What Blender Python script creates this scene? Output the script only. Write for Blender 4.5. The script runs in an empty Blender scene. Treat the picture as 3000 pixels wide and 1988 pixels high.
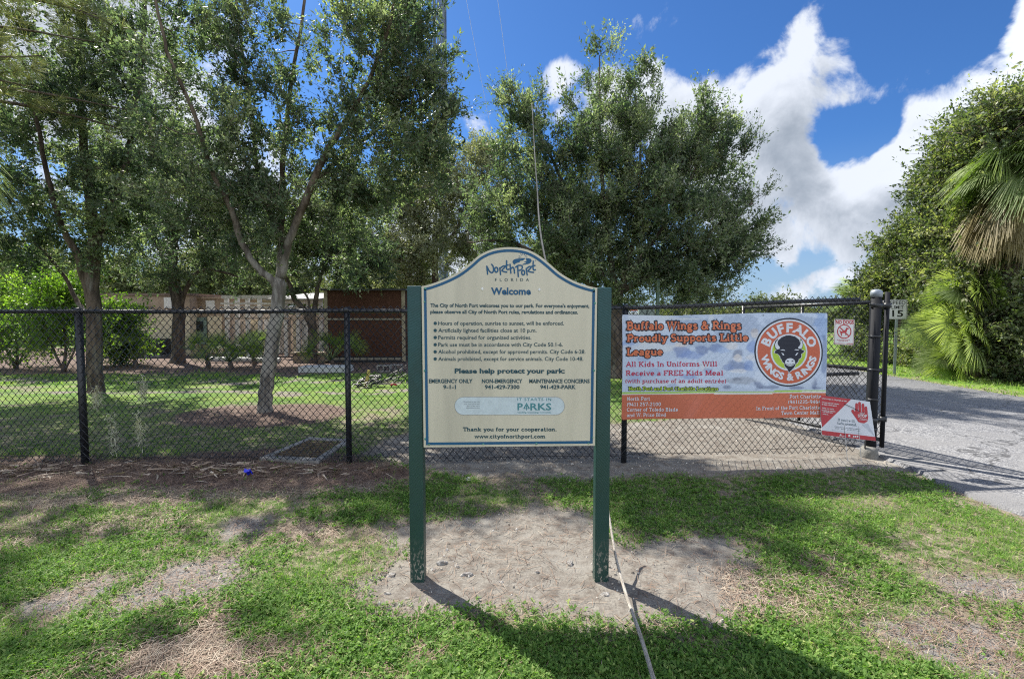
import bpy, math, random
import numpy as np
from mathutils import Vector, Matrix
from mathutils.geometry import tessellate_polygon

SC = bpy.context.scene
COL = SC.collection
R = math.radians
RNG = np.random.default_rng(7)
random.seed(7)

# ------------------------------------------------------------------ camera
CAM_H, FPX, PITCH = 1.7, 1458.0, R(2.945)
cam_data = bpy.data.cameras.new('camera')
cam_data.sensor_width = 36.0
cam_data.lens = FPX / 3000.0 * 36.0
cam_data.clip_end = 2000.0
cam = bpy.data.objects.new('camera', cam_data)
COL.objects.link(cam)
cam.location = (0, 0, CAM_H)
cam.rotation_euler = (math.pi / 2 - PITCH, 0, 0)
SC.camera = cam

SC.view_settings.view_transform = 'Standard'
SC.view_settings.look = 'None'
SC.view_settings.exposure = 1.0
SC.view_settings.gamma = 1.0
SC.render.engine = 'CYCLES'
SC.cycles.max_bounces = 6
SC.cycles.diffuse_bounces = 3
SC.cycles.glossy_bounces = 2
SC.cycles.transmission_bounces = 3
SC.cycles.transparent_max_bounces = 4
SC.cycles.caustics_reflective = False
SC.cycles.caustics_refractive = False
SC.cycles.use_denoising = False
SC.cycles.filter_width = 1.15
SC.cycles.sample_clamp_indirect = 4.0

# ------------------------------------------------------------------ measuring helpers
# measurements are in pixels of the photograph scaled to 2366 wide (S = to 3000 wide)
S = 3000.0 / 2366.0
def ray(px, py):
    a = (px * S - 1500.0) / FPX
    b = (994.0 - py * S) / FPX
    return np.array([a, math.cos(PITCH) + b * math.sin(PITCH), -math.sin(PITCH) + b * math.cos(PITCH)])
def D(px, py, z=0.0):                 # where that sight line meets height z
    d = ray(px, py)
    return np.array([0, 0, CAM_H]) + d * ((z - CAM_H) / d[2])
def P(px, py, Y):                     # where it meets the vertical plane y = Y
    d = ray(px, py)
    return np.array([0, 0, CAM_H]) + d * (Y / d[1])
def unit(v):
    v = np.asarray(v, float)
    return v / (np.linalg.norm(v) + 1e-12)

# ------------------------------------------------------------------ sun and sky
SUN_EL, SUN_AZ = R(50.0), R(-44.0)     # azimuth from +Y, negative = to the left
sun_dir = Vector((math.sin(SUN_AZ) * math.cos(SUN_EL), math.cos(SUN_AZ) * math.cos(SUN_EL), math.sin(SUN_EL)))
ld = bpy.data.lights.new('sun', 'SUN')
ld.energy = 5.0
ld.angle = R(0.55)
ld.color = (1.0, 0.95, 0.86)
sun = bpy.data.objects.new('sun', ld)
COL.objects.link(sun)
sun.rotation_euler = sun_dir.to_track_quat('Z', 'Y').to_euler()

class NT:
    """small helper round a node tree"""
    def __init__(s, tree): s.t = tree; s.n = tree.nodes; s.l = tree.links
    def new(s, kind, **kw):
        n = s.n.new(kind)
        for k, v in kw.items(): setattr(n, k, v)
        return n
    def link(s, a, b): s.l.new(a, b)
    def put(s, sock, v):
        if hasattr(v, 'links') or isinstance(v, bpy.types.NodeSocket): s.l.new(v, sock)
        else: sock.default_value = v
    def math(s, op, a, b=0.0, clamp=False):
        n = s.new('ShaderNodeMath', operation=op, use_clamp=clamp)
        s.put(n.inputs[0], a); s.put(n.inputs[1], b)
        return n.outputs[0]
    def vmath(s, op, a, b=(0, 0, 0)):
        n = s.new('ShaderNodeVectorMath', operation=op)
        s.put(n.inputs[0], a); s.put(n.inputs[1], b)
        return n.outputs['Value'] if op in ('DISTANCE', 'DOT_PRODUCT', 'LENGTH') else n.outputs[0]
    def scale(s, a, f):
        n = s.new('ShaderNodeVectorMath', operation='SCALE')
        s.put(n.inputs[0], a); s.put(n.inputs['Scale'], f)
        return n.outputs[0]
    def smooth(s, v, lo, hi, a=0.0, b=1.0):
        n = s.new('ShaderNodeMapRange', interpolation_type='SMOOTHSTEP')
        s.put(n.inputs[0], v); s.put(n.inputs[1], lo); s.put(n.inputs[2], hi)
        s.put(n.inputs[3], a); s.put(n.inputs[4], b)
        return n.outputs[0]
    def noise(s, vec, scale, detail=4.0, rough=0.55, dist=0.0):
        n = s.new('ShaderNodeTexNoise')
        s.put(n.inputs['Vector'], vec); n.inputs['Scale'].default_value = scale
        n.inputs['Detail'].default_value = detail; n.inputs['Roughness'].default_value = rough
        n.inputs['Distortion'].default_value = dist
        return n.outputs[0]
    def mix(s, f, a, b):
        n = s.new('ShaderNodeMix', data_type='RGBA')
        s.put(n.inputs[0], f)
        s.put(n.inputs[6], a if not isinstance(a, tuple) else (*a[:3], 1))
        s.put(n.inputs[7], b if not isinstance(b, tuple) else (*b[:3], 1))
        return n.outputs[2]

SKY_STRENGTH = 0.15
world = bpy.data.worlds.new('World')
SC.world = world
world.use_nodes = True
world.node_tree.nodes.clear()
def cloud_group():
    g = bpy.data.node_groups.new('cloud_density', 'ShaderNodeTree')
    g.interface.new_socket('Vector', in_out='INPUT', socket_type='NodeSocketVector')
    g.interface.new_socket('Density', in_out='OUTPUT', socket_type='NodeSocketFloat')
    t = NT(g)
    gi = t.new('NodeGroupInput'); go = t.new('NodeGroupOutput')
    v = gi.outputs[0]
    warp = t.new('ShaderNodeTexNoise'); warp.inputs['Scale'].default_value = 6.0; warp.inputs['Detail'].default_value = 5.0
    t.link(v, warp.inputs['Vector'])
    wv = t.scale(t.vmath('SUBTRACT', warp.outputs['Color'], (0.5, 0.5, 0.5)), 0.16)
    vv = t.vmath('ADD', v, wv)
    blobs = [  # centre (photo pixels), radius (pixels), weight
        (1285, 175, 95, 1.0), (1400, 260, 130, 1.0), (1510, 230, 120, 1.0), (1620, 270, 200, 1.2), (1745, 285, 200, 1.3),
        (1820, 140, 85, 0.85), (1930, 215, 140, 0.9), (2040, 160, 120, 0.65), (1720, 430, 230, 1.2), (1960, 500, 250, 1.25), (1800, 520, 170, .9), (1780, 655, 75, .8), (1930, 625, 90, .8),
        (1900, 430, 140, 1.1), (1830, 390, 100, 1.0), (2030, 470, 180, 1.2), (2120, 370, 190, 1.2), (2260, 300, 190, 1.25),
        (2370, 180, 170, 1.3), (2390, 60, 120, 1.3), (2250, 520, 260, 1.2), (1880, 640, 170, 0.7), (1985, 25, 70, 0.35),
        (2090, 20, 50, 0.3), (2100, 255, 80, 0.35), (1100, 290, 60, 0.5), (1000, 640, 260, 0.9), (620, 640, 320, 0.8),
        (120, 120, 480, 1.3), (350, 330, 330, 0.9), (560, 470, 260, 0.8), (480, 60, 200, .7), (1000, 470, 130, .7), (760, 100, 50, 0.4)]
    acc = None
    for px, py, r, w in blobs:
        c = unit(ray(px, py)); rr = float(np.linalg.norm(unit(ray(px + r * .7, py + r * .7)) - c))
        d = t.vmath('DISTANCE', vv, tuple(c))
        f = t.smooth(d, 0.0, rr * 1.25, w, 0.0)
        acc = f if acc is None else t.math('MAXIMUM', acc, f)
    for px, py, r, w in [(1950, 325, 120, .9), (2140, 70, 150, .7), (1480, 40, 220, .8), (1740, 20, 140, .8), (2050, 300, 70, .6), (1180, 80, 160, .6), (1745, 640, 80, .6), (1850, 585, 60, .5)]:      # clear air between the banks
        c = unit(ray(px, py)); rr = float(np.linalg.norm(unit(ray(px + r * .7, py + r * .7)) - c))
        acc = t.math('SUBTRACT', acc, t.smooth(t.vmath('DISTANCE', vv, tuple(c)), 0.0, rr * 1.25, w, 0.0))
    # unseen cumulus added behind the camera and overhead, to raise the ambient light
    rest = t.new('ShaderNodeSeparateXYZ'); t.link(v, rest.inputs[0])
    back = t.smooth(rest.outputs[1], 0.25, -0.35, 0.0, 0.66)
    acc = t.math('MAXIMUM', acc, back)
    n1 = t.noise(v, 8.5, 10.0, 0.62, 0.35)
    n2 = t.noise(v, 2.4, 3.0, 0.5, 0.0)
    nn = t.math('ADD', t.math('MULTIPLY', t.math('SUBTRACT', n1, 0.5), 2.3), t.math('MULTIPLY', t.math('SUBTRACT', n2, 0.5), 0.6))
    t.link(t.math('ADD', acc, nn), go.inputs[0])
    return g
CG = cloud_group()
w = NT(world.node_tree)
tc = w.new('ShaderNodeTexCoord')
sky = w.new('ShaderNodeTexSky', sky_type='NISHITA')
sky.sun_disc = False
sky.sun_elevation = SUN_EL
sky.sun_rotation = SUN_AZ
sky.air_density = 1.0; sky.dust_density = 0.6; sky.ozone_density = 3.0
def cd(vec):
    n = w.new('ShaderNodeGroup'); n.node_tree = CG
    w.put(n.inputs[0], vec); return n.outputs[0]
dirv = tc.outputs['Generated']
d0 = cd(dirv)
d_up = cd(w.vmath('ADD', dirv, (-0.035, 0.0, 0.05)))
alpha = w.smooth(d0, 0.28, 0.72)
under = w.smooth(w.math('ADD', w.math('MULTIPLY', d_up, 0.8), w.math('MULTIPLY', d0, 0.2)), 0.3, 1.5)
k = 1.0 / SKY_STRENGTH
lit = tuple(c * k for c in (0.44, 0.468, 0.52)); grey = tuple(c * k for c in (0.175, 0.205, 0.25))
cloud_col = w.mix(under, lit, grey)
# clouds opposite the sun, mostly out of view, boosted to fill camera-facing sides
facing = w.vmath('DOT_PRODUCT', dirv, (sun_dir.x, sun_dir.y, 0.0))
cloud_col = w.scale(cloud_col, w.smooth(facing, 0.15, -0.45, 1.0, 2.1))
# the high, dry blue of the photograph
deep = w.mix(1.0, sky.outputs[0], (0.165, 0.295, 0.46)); deep.node.blend_type = 'MULTIPLY'
hz = w.new('ShaderNodeSeparateXYZ'); w.link(dirv, hz.inputs[0])
low = w.smooth(hz.outputs[2], 0.0, 0.30, 0.8, 0.0)
skyc = w.mix(low, deep, tuple(c * k for c in (0.215, 0.295, 0.39)))
bg = w.new('ShaderNodeBackground'); bg.inputs['Strength'].default_value = SKY_STRENGTH
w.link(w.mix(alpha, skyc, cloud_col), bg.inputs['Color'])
wo = w.new('ShaderNodeOutputWorld'); w.link(bg.outputs[0], wo.inputs[0])

# ------------------------------------------------------------------ materials
def srgb(r, g, b):
    f = lambda c: (c / 255 / 12.92) if c / 255 <= 0.04045 else ((c / 255 + 0.055) / 1.055) ** 2.4
    return (f(r), f(g), f(b))
def mat(name, base, other=None, scale=8.0, rough=0.6, metal=0.0, bump=0.0, bscale=None, spec=0.5, stretch=None, contrast=(0.35, 0.65), third=None):
    m = bpy.data.materials.new(name); m.use_nodes = True
    t = NT(m.node_tree); b = t.n['Principled BSDF']
    b.inputs['Roughness'].default_value = rough; b.inputs['Metallic'].default_value = metal
    b.inputs['Specular IOR Level'].default_value = spec
    co = t.new('ShaderNodeTexCoord').outputs['Object']
    if stretch: co = t.vmath('MULTIPLY', co, stretch)
    n = t.noise(co, scale, 5.0, 0.6)
    if other is None: other = tuple(c * 0.8 for c in base)
    c = t.mix(t.smooth(n, *contrast), base, other)
    if third is not None:
        c = t.mix(t.smooth(t.noise(co, scale * 0.31, 4.0, 0.7), 0.52, 0.7), c, third)
    t.link(c, b.inputs['Base Color'])
    if bump:
        bn = t.new('ShaderNodeBump'); bn.inputs['Strength'].default_value = bump; bn.inputs['Distance'].default_value = 0.02
        t.link(t.noise(co, bscale or scale * 3, 5.0, 0.65), bn.inputs['Height']); t.link(bn.outputs[0], b.inputs['Normal'])
    return m
def leaf_mat(name, dark, mid, light, trans=0.35, rough=0.42, spec=0.45, tcol=None):
    m = bpy.data.materials.new(name); m.use_nodes = True
    t = NT(m.node_tree); b = t.n['Principled BSDF']; out = t.n['Material Output']
    a = t.new('ShaderNodeAttribute'); a.attribute_name = 'tint'
    f = a.outputs['Fac']
    c = t.mix(t.smooth(f, 0.0, 0.5), dark, mid)
    c = t.mix(t.smooth(f, 0.5, 1.0), c, light)
    t.link(c, b.inputs['Base Color'])
    b.inputs['Roughness'].default_value = rough; b.inputs['Specular IOR Level'].default_value = spec
    tr = t.new('ShaderNodeBsdfTranslucent')
    tint = t.mix(1.0, c, tcol or (1.5, 1.7, 0.6)); tint.node.blend_type = 'MULTIPLY'
    t.link(tint, tr.inputs['Color'])
    mx = t.new('ShaderNodeMixShader'); mx.inputs[0].default_value = trans
    t.link(b.outputs[0], mx.inputs[1]); t.link(tr.outputs[0], mx.inputs[2]); t.link(mx.outputs[0], out.inputs['Surface'])
    return m

# ------------------------------------------------------------------ mesh helpers
class MB:
    def __init__(s): s.v = []; s.f = []
    def add(s, vs, fs):
        o = len(s.v); s.v.extend([tuple(map(float, p)) for p in vs]); s.f.extend([tuple(i + o for i in q) for q in fs]); return s
    def box(s, x0, x1, y0, y1, z0, z1):
        vs = [(x, y, z) for x in (x0, x1) for y in (y0, y1) for z in (z0, z1)]
        return s.add(vs, [(0, 1, 3, 2), (4, 6, 7, 5), (0, 4, 5, 1), (2, 3, 7, 6), (0, 2, 6, 4), (1, 5, 7, 3)])
    def obox(s, c, ax, ay, az, hx, hy, hz):
        c, ax, ay, az = map(np.asarray, (c, ax, ay, az))
        vs = [c + ax * hx * i + ay * hy * j + az * hz * k for i in (-1, 1) for j in (-1, 1) for k in (-1, 1)]
        return s.add(vs, [(0, 1, 3, 2), (4, 6, 7, 5), (0, 4, 5, 1), (2, 3, 7, 6), (0, 2, 6, 4), (1, 5, 7, 3)])
    def tube(s, pts, rad, n=8, cap=True):
        pts = [np.asarray(p, float) for p in pts]
        if not hasattr(rad, '__len__'): rad = [rad] * len(pts)
        vs = []; fs = []; ref = None
        for i, p in enumerate(pts):
            d = unit(pts[min(i + 1, len(pts) - 1)] - pts[max(i - 1, 0)])
            if ref is None: ref = np.array([0, 0, 1.0]) if abs(d[2]) < .9 else np.array([1.0, 0, 0])
            a = unit(ref - d * np.dot(ref, d)); ref = a; b = np.cross(d, a)
            for k in range(n):
                an = 2 * math.pi * k / n
                vs.append(p + (a * math.cos(an) + b * math.sin(an)) * rad[i])
        for i in range(len(pts) - 1):
            for k in range(n):
                fs.append((i * n + k, i * n + (k + 1) % n, (i + 1) * n + (k + 1) % n, (i + 1) * n + k))
        if cap:
            fs.append(tuple(range(n))[::-1]); fs.append(tuple((len(pts) - 1) * n + k for k in range(n)))
        return s.add(vs, fs)
    def lathe(s, c, prof, n=16):        # prof: (radius, z)
        vs = []; fs = []
        for r, z in prof:
            for k in range(n):
                a = 2 * math.pi * k / n; vs.append((c[0] + r * math.cos(a), c[1] + r * math.sin(a), c[2] + z))
        for i in range(len(prof) - 1):
            for k in range(n): fs.append((i * n + k, i * n + (k + 1) % n, (i + 1) * n + (k + 1) % n, (i + 1) * n + k))
        fs.append(tuple(range(n))[::-1]); fs.append(tuple((len(prof) - 1) * n + k for k in range(n)))
        return s.add(vs, fs)
    def rock(s, c, r, seed, flat=0.6):
        rg = np.random.default_rng(seed); vs = []; fs = []; nu, nv = 9, 6
        ph = rg.uniform(0, 6.28, 6)
        for j in range(nv + 1):
            th = math.pi * j / nv
            for i in range(nu):
                a = 2 * math.pi * i / nu
                d = np.array([math.sin(th) * math.cos(a), math.sin(th) * math.sin(a), math.cos(th)])
                q = 1 + .22 * math.sin(3 * d[0] + ph[0]) + .2 * math.sin(4 * d[1] + ph[1]) + .15 * math.sin(5 * d[2] + 3 * d[0] + ph[2]) + rg.uniform(-.06, .06) * (0 < j < nv)
                vs.append(np.asarray(c) + d * np.array([r, r * .8, r * flat]) * q)
        for j in range(nv):
            for i in range(nu): fs.append((j * nu + i, (j + 1) * nu + i, (j + 1) * nu + (i + 1) % nu, j * nu + (i + 1) % nu))
        return s.add(vs, fs)
    def build(s, name, m, parent=None, smooth=False, bevel=0.0):
        me = bpy.data.meshes.new(name); me.from_pydata(s.v, [], s.f); me.validate()
        return link_mesh(name, me, m, parent, smooth, bevel)
def link_mesh(name, me, m, parent=None, smooth=False, bevel=0.0):
    if m: me.materials.append(m)
    if smooth: me.polygons.foreach_set('use_smooth', [True] * len(me.polygons))
    me.update()
    o = bpy.data.objects.new(name, me); COL.objects.link(o)
    if parent:
        o.parent = parent; o.location = -Vector(parent.location)   # parts are modelled in world coordinates
    if bevel:
        b = o.modifiers.new('bevel', 'BEVEL'); b.width = bevel; b.segments = 2; b.limit_method = 'ANGLE'
    return o
def quads(name, V, m, parent=None, tint=None):
    """V: (n,4,3) loose four-cornered leaves in one mesh"""
    n = len(V); me = bpy.data.meshes.new(name)
    me.vertices.add(n * 4); me.loops.add(n * 4); me.polygons.add(n)
    me.vertices.foreach_set('co', np.ascontiguousarray(V, dtype=np.float32).ravel())
    me.loops.foreach_set('vertex_index', np.arange(n * 4, dtype=np.int32))
    me.polygons.foreach_set('loop_start', np.arange(0, n * 4, 4, dtype=np.int32))
    me.update(calc_edges=True)
    if tint is not None:
        a = me.attributes.new('tint', 'FLOAT', 'FACE'); a.data.foreach_set('value', np.asarray(tint, np.float32))
    return link_mesh(name, me, m, parent)
def thing(name, label, cat, loc=(0, 0, 0), group=None):
    o = bpy.data.objects.new(name, None); COL.objects.link(o); o.location = Vector(loc); o.empty_display_size = 0.1
    return tag(o, label, cat, group)
def tag(o, label, cat, group=None):
    o['label'] = label; o['category'] = cat
    if group: o['group'] = group
    return o
def kind(o, k): o['kind'] = k; return o
def catmull(pts, n=6):
    pts = [np.asarray(p, float) for p in pts]; q = [2 * pts[0] - pts[1]] + pts + [2 * pts[-1] - pts[-2]]; out = []
    for i in range(1, len(q) - 2):
        a, b, c, d = q[i - 1:i + 3]
        for t in np.linspace(0, 1, n, endpoint=False):
            out.append(.5 * (2 * b + (c - a) * t + (2 * a - 5 * b + 4 * c - d) * t * t + (3 * b - a - 3 * c + d) * t ** 3))
    return out + [pts[-1]]

# value noise
def _h(i, j, s):
    x = (i.astype(np.int64) * 374761393 + j.astype(np.int64) * 668265263 + s * 974634541) & 0xFFFFFFFF
    x = ((x ^ (x >> 13)) * 1274126177) & 0xFFFFFFFF
    return ((x ^ (x >> 16)) & 0xFFFF) / 65535.0
def vnoise(x, y, s=0):
    i = np.floor(x); j = np.floor(y); u = x - i; v = y - j
    u = u * u * (3 - 2 * u); v = v * v * (3 - 2 * v)
    a = _h(i, j, s); b = _h(i + 1, j, s); c = _h(i, j + 1, s); d = _h(i + 1, j + 1, s)
    return (a * (1 - u) + b * u) * (1 - v) + (c * (1 - u) + d * u) * v
def fbm(x, y, s=0, o=4):
    r = 0; a = .5; n = 0
    for k in range(o):
        r = r + a * vnoise(x * 2 ** k, y * 2 ** k, s + k); n += a; a *= .5
    return r / n
def sstep(x, a, b):
    t = np.clip((x - a) / (b - a), 0, 1); return t * t * (3 - 2 * t)
def poly_sd(x, y, poly):
    """signed distance (negative inside)"""
    p = np.asarray(poly, float); d = np.full(np.shape(x), 1e9); ins = np.zeros(np.shape(x), bool)
    for i in range(len(p)):
        a = p[i]; b = p[(i + 1) % len(p)]; e = b - a
        t = np.clip(((x - a[0]) * e[0] + (y - a[1]) * e[1]) / (e @ e + 1e-12), 0, 1)
        d = np.minimum(d, np.hypot(x - a[0] - t * e[0], y - a[1] - t * e[1]))
        c = ((a[1] > y) != (b[1] > y)) & (x < (b[0] - a[0]) * (y - a[1]) / (b[1] - a[1] + 1e-12) + a[0])
        ins ^= c
    return np.where(ins, -d, d)
# ================================================================== GROUND
def DD(pts): return [tuple(D(a, b)[:2]) for a, b in pts]
SIGN_SAND = DD([(800, 1395), (835, 1335), (925, 1280), (835, 1228), (930, 1190), (1100, 1195), (1230, 1160), (1350, 1180), (1440, 1250),
                (1560, 1232), (1690, 1240), (1760, 1275), (1690, 1330), (1720, 1380), (1640, 1420), (1540, 1440), (1330, 1452), (1150, 1440), (930, 1435)])
FENCE_SAND = [tuple(D(900, 1016)[:2]), tuple(D(1000, 985)[:2]), tuple(D(1420, 980)[:2]), tuple(D(1640, 965)[:2]), (3.2, 8.6), (4.6, 8.8), (4.75, 5.2), tuple(D(1950, 1080)[:2]), tuple(D(1700, 1092)[:2]),
              tuple(D(1420, 1104)[:2]), tuple(D(1100, 1108)[:2]), tuple(D(960, 1085)[:2]), tuple(D(840, 1050)[:2])]
MULCH_FENCE = DD([(-300, 1120), (-300, 1060), (300, 1062), (600, 1042), (830, 1058), (960, 1085), (960, 1105), (800, 1122), (500, 1132), (250, 1128), (0, 1140)])
DIRT = [DD([(50, 1405), (130, 1365), (240, 1330), (330, 1330), (250, 1360), (200, 1395), (120, 1425)]),
        DD([(230, 1400), (330, 1350), (390, 1305), (540, 1290), (520, 1345), (440, 1380), (330, 1400), (250, 1420)]),
        DD([(540, 1200), (610, 1195), (600, 1230), (520, 1240)]),
        DD([(1990, 1440), (2120, 1410), (2366, 1440), (2366, 1568), (2250, 1568), (2080, 1490)]),
        DD([(2160, 1330), (2366, 1340), (2366, 1390), (2200, 1372)])]
STRAW = [DD([(120, 1568), (300, 1480), (480, 1440), (640, 1500), (560, 1568)]), DD([(640, 1220), (760, 1200), (780, 1235), (670, 1250)]),
         DD([(0, 1225), (400, 1180), (420, 1210), (0, 1260)]), DD([(1700, 1330), (1950, 1330), (2000, 1400), (1720, 1400)]),
         DD([(0, 1140), (300, 1130), (900, 1118), (900, 1135), (300, 1165), (0, 1180)])]
TREE_C = D(610, 950)
ROAD_X0, ROAD_X1 = 4.42, 10.4
def zones(x, y):
    """sand, mulch, dirt, green cover (0..1) at ground points"""
    n = fbm(x * 1.3, y * 1.3, 11) - .5; n2 = fbm(x * 5, y * 5, 23) - .5; n3 = fbm(x * .55, y * .55, 31) - .5
    w = n * .5 + n2 * .22
    sand = 1 - sstep(poly_sd(x, y, SIGN_SAND) + w * .9, -.20, .22)
    sand = np.maximum(sand, 1 - sstep(poly_sd(x, y, FENCE_SAND) + w * .7, -.08, .14))
    mul = 1 - sstep(poly_sd(x, y, MULCH_FENCE) + w * .8, -.06, .16)
    rc = np.hypot((x - TREE_C[0] - .1) / 1.45, (y - TREE_C[1] + .25) / 1.05)
    mul = np.maximum(mul, 1 - sstep(rc + w * .5, .85, 1.1))
    mul = np.maximum(mul, sstep(y + n * 2.0, 13.8, 14.4) * (x < .2) * (1 - sstep(y, 24, 26)))
    band = (np.abs(y - 12.25 + n * 1.2 + .03 * x) < .30) | (np.abs(y - 10.9 + n * .9 - .02 * x) < .20)
    sand = np.maximum(sand, np.where(band & (x < -1.2), sstep(n2 + .12, 0, .2) * .8, 0))
    dirt = np.zeros_like(x)
    for p in DIRT: dirt = np.maximum(dirt, 1 - sstep(poly_sd(x, y, p) + w * .5, -.05, .16))
    straw = np.zeros_like(x)
    for p in STRAW: straw = np.maximum(straw, 1 - sstep(poly_sd(x, y, p) + w * .5, -.08, .2))
    edge = sstep(x + (fbm(x * 2, y * 2, 5) - .5) * .25 , ROAD_X0 - .18, ROAD_X0 - .02) * (y > 1) * (1 - sstep(x, ROAD_X1 + .1, ROAD_X1 + .5))
    green = .98 - .68 * sstep(n2 + n * .8, .02, .28) - .5 * straw
    green = green * (1 - sand) * (1 - mul * .97) * (1 - dirt * .93) * (1 - edge)
    return sand, mul, dirt, np.clip(green, 0, 1), straw
def GH(x, y):
    """ground height"""
    x = np.asarray(x, float); y = np.asarray(y, float)
    h = (fbm(x * 1.1, y * 1.1, 41, 3) - .5) * .05 + (fbm(x * 7, y * 7, 43, 3) - .5) * .022
    near = 1 - sstep(np.hypot(x, y), 9, 20)
    rd = sstep(x, ROAD_X0 - .5, ROAD_X0 - .1) * (1 - sstep(x, ROAD_X1 + .1, ROAD_X1 + .6))
    return h * near * (1 - rd) - .03 * rd + .0 * (1 - rd)

def axis(stops):
    out = []
    for (a, b, st) in stops: out.append(np.arange(a, b, st))
    return np.concatenate(out + [[stops[-1][1]]])
gx = axis([(-260, -60, 20), (-60, -16, 2), (-16, -6, .3), (-6, 6.5, .045), (6.5, 16, .3), (16, 60, 2), (60, 260, 20)])
gy = axis([(-60, -4, 4), (-4, 1.6, .3), (1.6, 6.6, .045), (6.6, 12, .12), (12, 26, .35), (26, 60, 2), (60, 500, 20)])
X, Y = np.meshgrid(gx, gy)
Z = GH(X, Y)
nx, ny = len(gx), len(gy)
me = bpy.data.meshes.new('ground')
co = np.stack([X, Y, Z], -1).reshape(-1, 3).astype(np.float32)
ii = np.arange((ny - 1) * nx).reshape(ny - 1, nx)[:, :-1].ravel()
fc = np.stack([ii, ii + 1, ii + 1 + nx, ii + nx], -1).astype(np.int32)
me.vertices.add(len(co)); me.loops.add(fc.size); me.polygons.add(len(fc))
me.vertices.foreach_set('co', co.ravel()); me.loops.foreach_set('vertex_index', fc.ravel())
me.polygons.foreach_set('loop_start', np.arange(0, fc.size, 4, dtype=np.int32))
me.update(calc_edges=True)
za = zones(X.ravel(), Y.ravel())
for nm, arr in zip(('sand', 'mulch', 'dirt', 'green', 'straw'), za):
    a = me.attributes.new(nm, 'FLOAT', 'POINT'); a.data.foreach_set('value', arr.astype(np.float32))
def ground_mat():
    m = bpy.data.materials.new('ground'); m.use_nodes = True
    t = NT(m.node_tree); b = t.n['Principled BSDF']
    co = t.new('ShaderNodeTexCoord').outputs['Object']
    A = lambda n: (lambda q: (setattr(q, 'attribute_name', n), q.outputs['Fac'])[1])(t.new('ShaderNodeAttribute'))
    n_f = t.noise(co, 60, 6, .7); n_m = t.noise(co, 9, 5, .65); n_l = t.noise(co, 1.7, 4, .6)
    fib = t.noise(t.vmath('MULTIPLY', co, (70, 14, 14)), 1.0, 5, .7, 1.5)
    soil = t.mix(t.smooth(n_f, .35, .65), (.13, .105, .082), (.25, .21, .165))
    thatch = t.mix(t.smooth(fib, .4, .62), (.14, .11, .085), (.32, .275, .20))
    sandc = t.mix(t.smooth(n_f, .3, .7), (.155, .140, .122), (.265, .245, .212))
    sandc = t.mix(t.smooth(n_m, .42, .68), sandc, (.135, .115, .097))
    sandc = t.mix(t.smooth(n_l, .52, .7), sandc, (.255, .238, .21))
    mulc = t.mix(t.smooth(fib, .38, .62), (.07, .046, .037), (.215, .155, .125))
    mulc = t.mix(t.smooth(n_m, .5, .66), mulc, (.15, .115, .095))
    dirtc = t.mix(t.smooth(n_f, .35, .65), (.15, .142, .138), (.25, .235, .22))
    far = t.mix(t.smooth(t.noise(co, .8, 6, .75), .38, .66), (.075, .155, .022), (.19, .26, .055))
    grs = t.mix(t.smooth(n_m, .40, .6), (.055, .095, .02), thatch)
    gp = t.new('ShaderNodeSeparateXYZ'); t.link(co, gp.inputs[0])
    grs = t.mix(t.smooth(gp.outputs[1], 5.5, 11), grs, far)
    c = t.mix(t.smooth(A('straw'), .2, .8), t.mix(t.smooth(n_m, .4, .62), soil, thatch), thatch)
    c = t.mix(t.smooth(A('green'), .15, .75), c, grs)
    c = t.mix(A('dirt'), c, dirtc)
    c = t.mix(A('mulch'), c, mulc)
    c = t.mix(A('sand'), c, sandc)
    t.link(c, b.inputs['Base Color']); b.inputs['Roughness'].default_value = .92; b.inputs['Specular IOR Level'].default_value = .15
    bn = t.new('ShaderNodeBump'); bn.inputs['Strength'].default_value = .8; bn.inputs['Distance'].default_value = .02
    t.link(t.math('ADD', t.math('MULTIPLY', n_f, .5), n_m), bn.inputs['Height']); t.link(bn.outputs[0], b.inputs['Normal'])
    return m
ground = kind(link_mesh('ground', me, ground_mat(), None, True), 'structure')

# road: a sheet 4 mm above the flattened bed, ragged on the lawn side
def road_mat():
    m = bpy.data.materials.new('asphalt'); m.use_nodes = True
    t = NT(m.node_tree); b = t.n['Principled BSDF']
    co = t.new('ShaderNodeTexCoord').outputs['Object']
    v = t.new('ShaderNodeTexVoronoi'); v.inputs['Scale'].default_value = 75; t.link(co, v.inputs['Vector'])
    st = t.new('ShaderNodeSeparateColor'); t.link(v.outputs['Color'], st.inputs[0])
    c = t.mix(t.smooth(st.outputs[0], .25, .9), (.095, .097, .108), (.30, .298, .298))
    c = t.mix(t.smooth(t.noise(co, 1.2, 5, .6), .42, .66), c, (.18, .178, .18))
    c = t.mix(t.smooth(t.noise(co, 7, 6, .7), .58, .70), c, (.10, .10, .105))
    vc = t.new('ShaderNodeTexVoronoi', feature='DISTANCE_TO_EDGE'); vc.inputs['Scale'].default_value = .55
    cw = t.new('ShaderNodeTexNoise'); cw.inputs['Scale'].default_value = 2.5; cw.inputs['Detail'].default_value = 6; t.link(co, cw.inputs['Vector'])
    t.link(t.vmath('ADD', co, t.scale(cw.outputs['Color'], .55)), vc.inputs['Vector'])
    c = t.mix(t.smooth(vc.outputs['Distance'], .011, .003, 0., .8), c, (.045, .045, .048))
    c = t.mix(t.smooth(t.noise(t.vmath('MULTIPLY', co, (1.6, .12, 1)), 1.0, 3, .5), .5, .7, 0., .55), c, (.13, .13, .135))
    t.link(c, b.inputs['Base Color']); b.inputs['Roughness'].default_value = .85
    bn = t.new('ShaderNodeBump'); bn.inputs['Strength'].default_value = .7; bn.inputs['Distance'].default_value = .01
    t.link(v.outputs['Distance'], bn.inputs['Height']); t.link(bn.outputs[0], b.inputs['Normal'])
    return m
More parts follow.
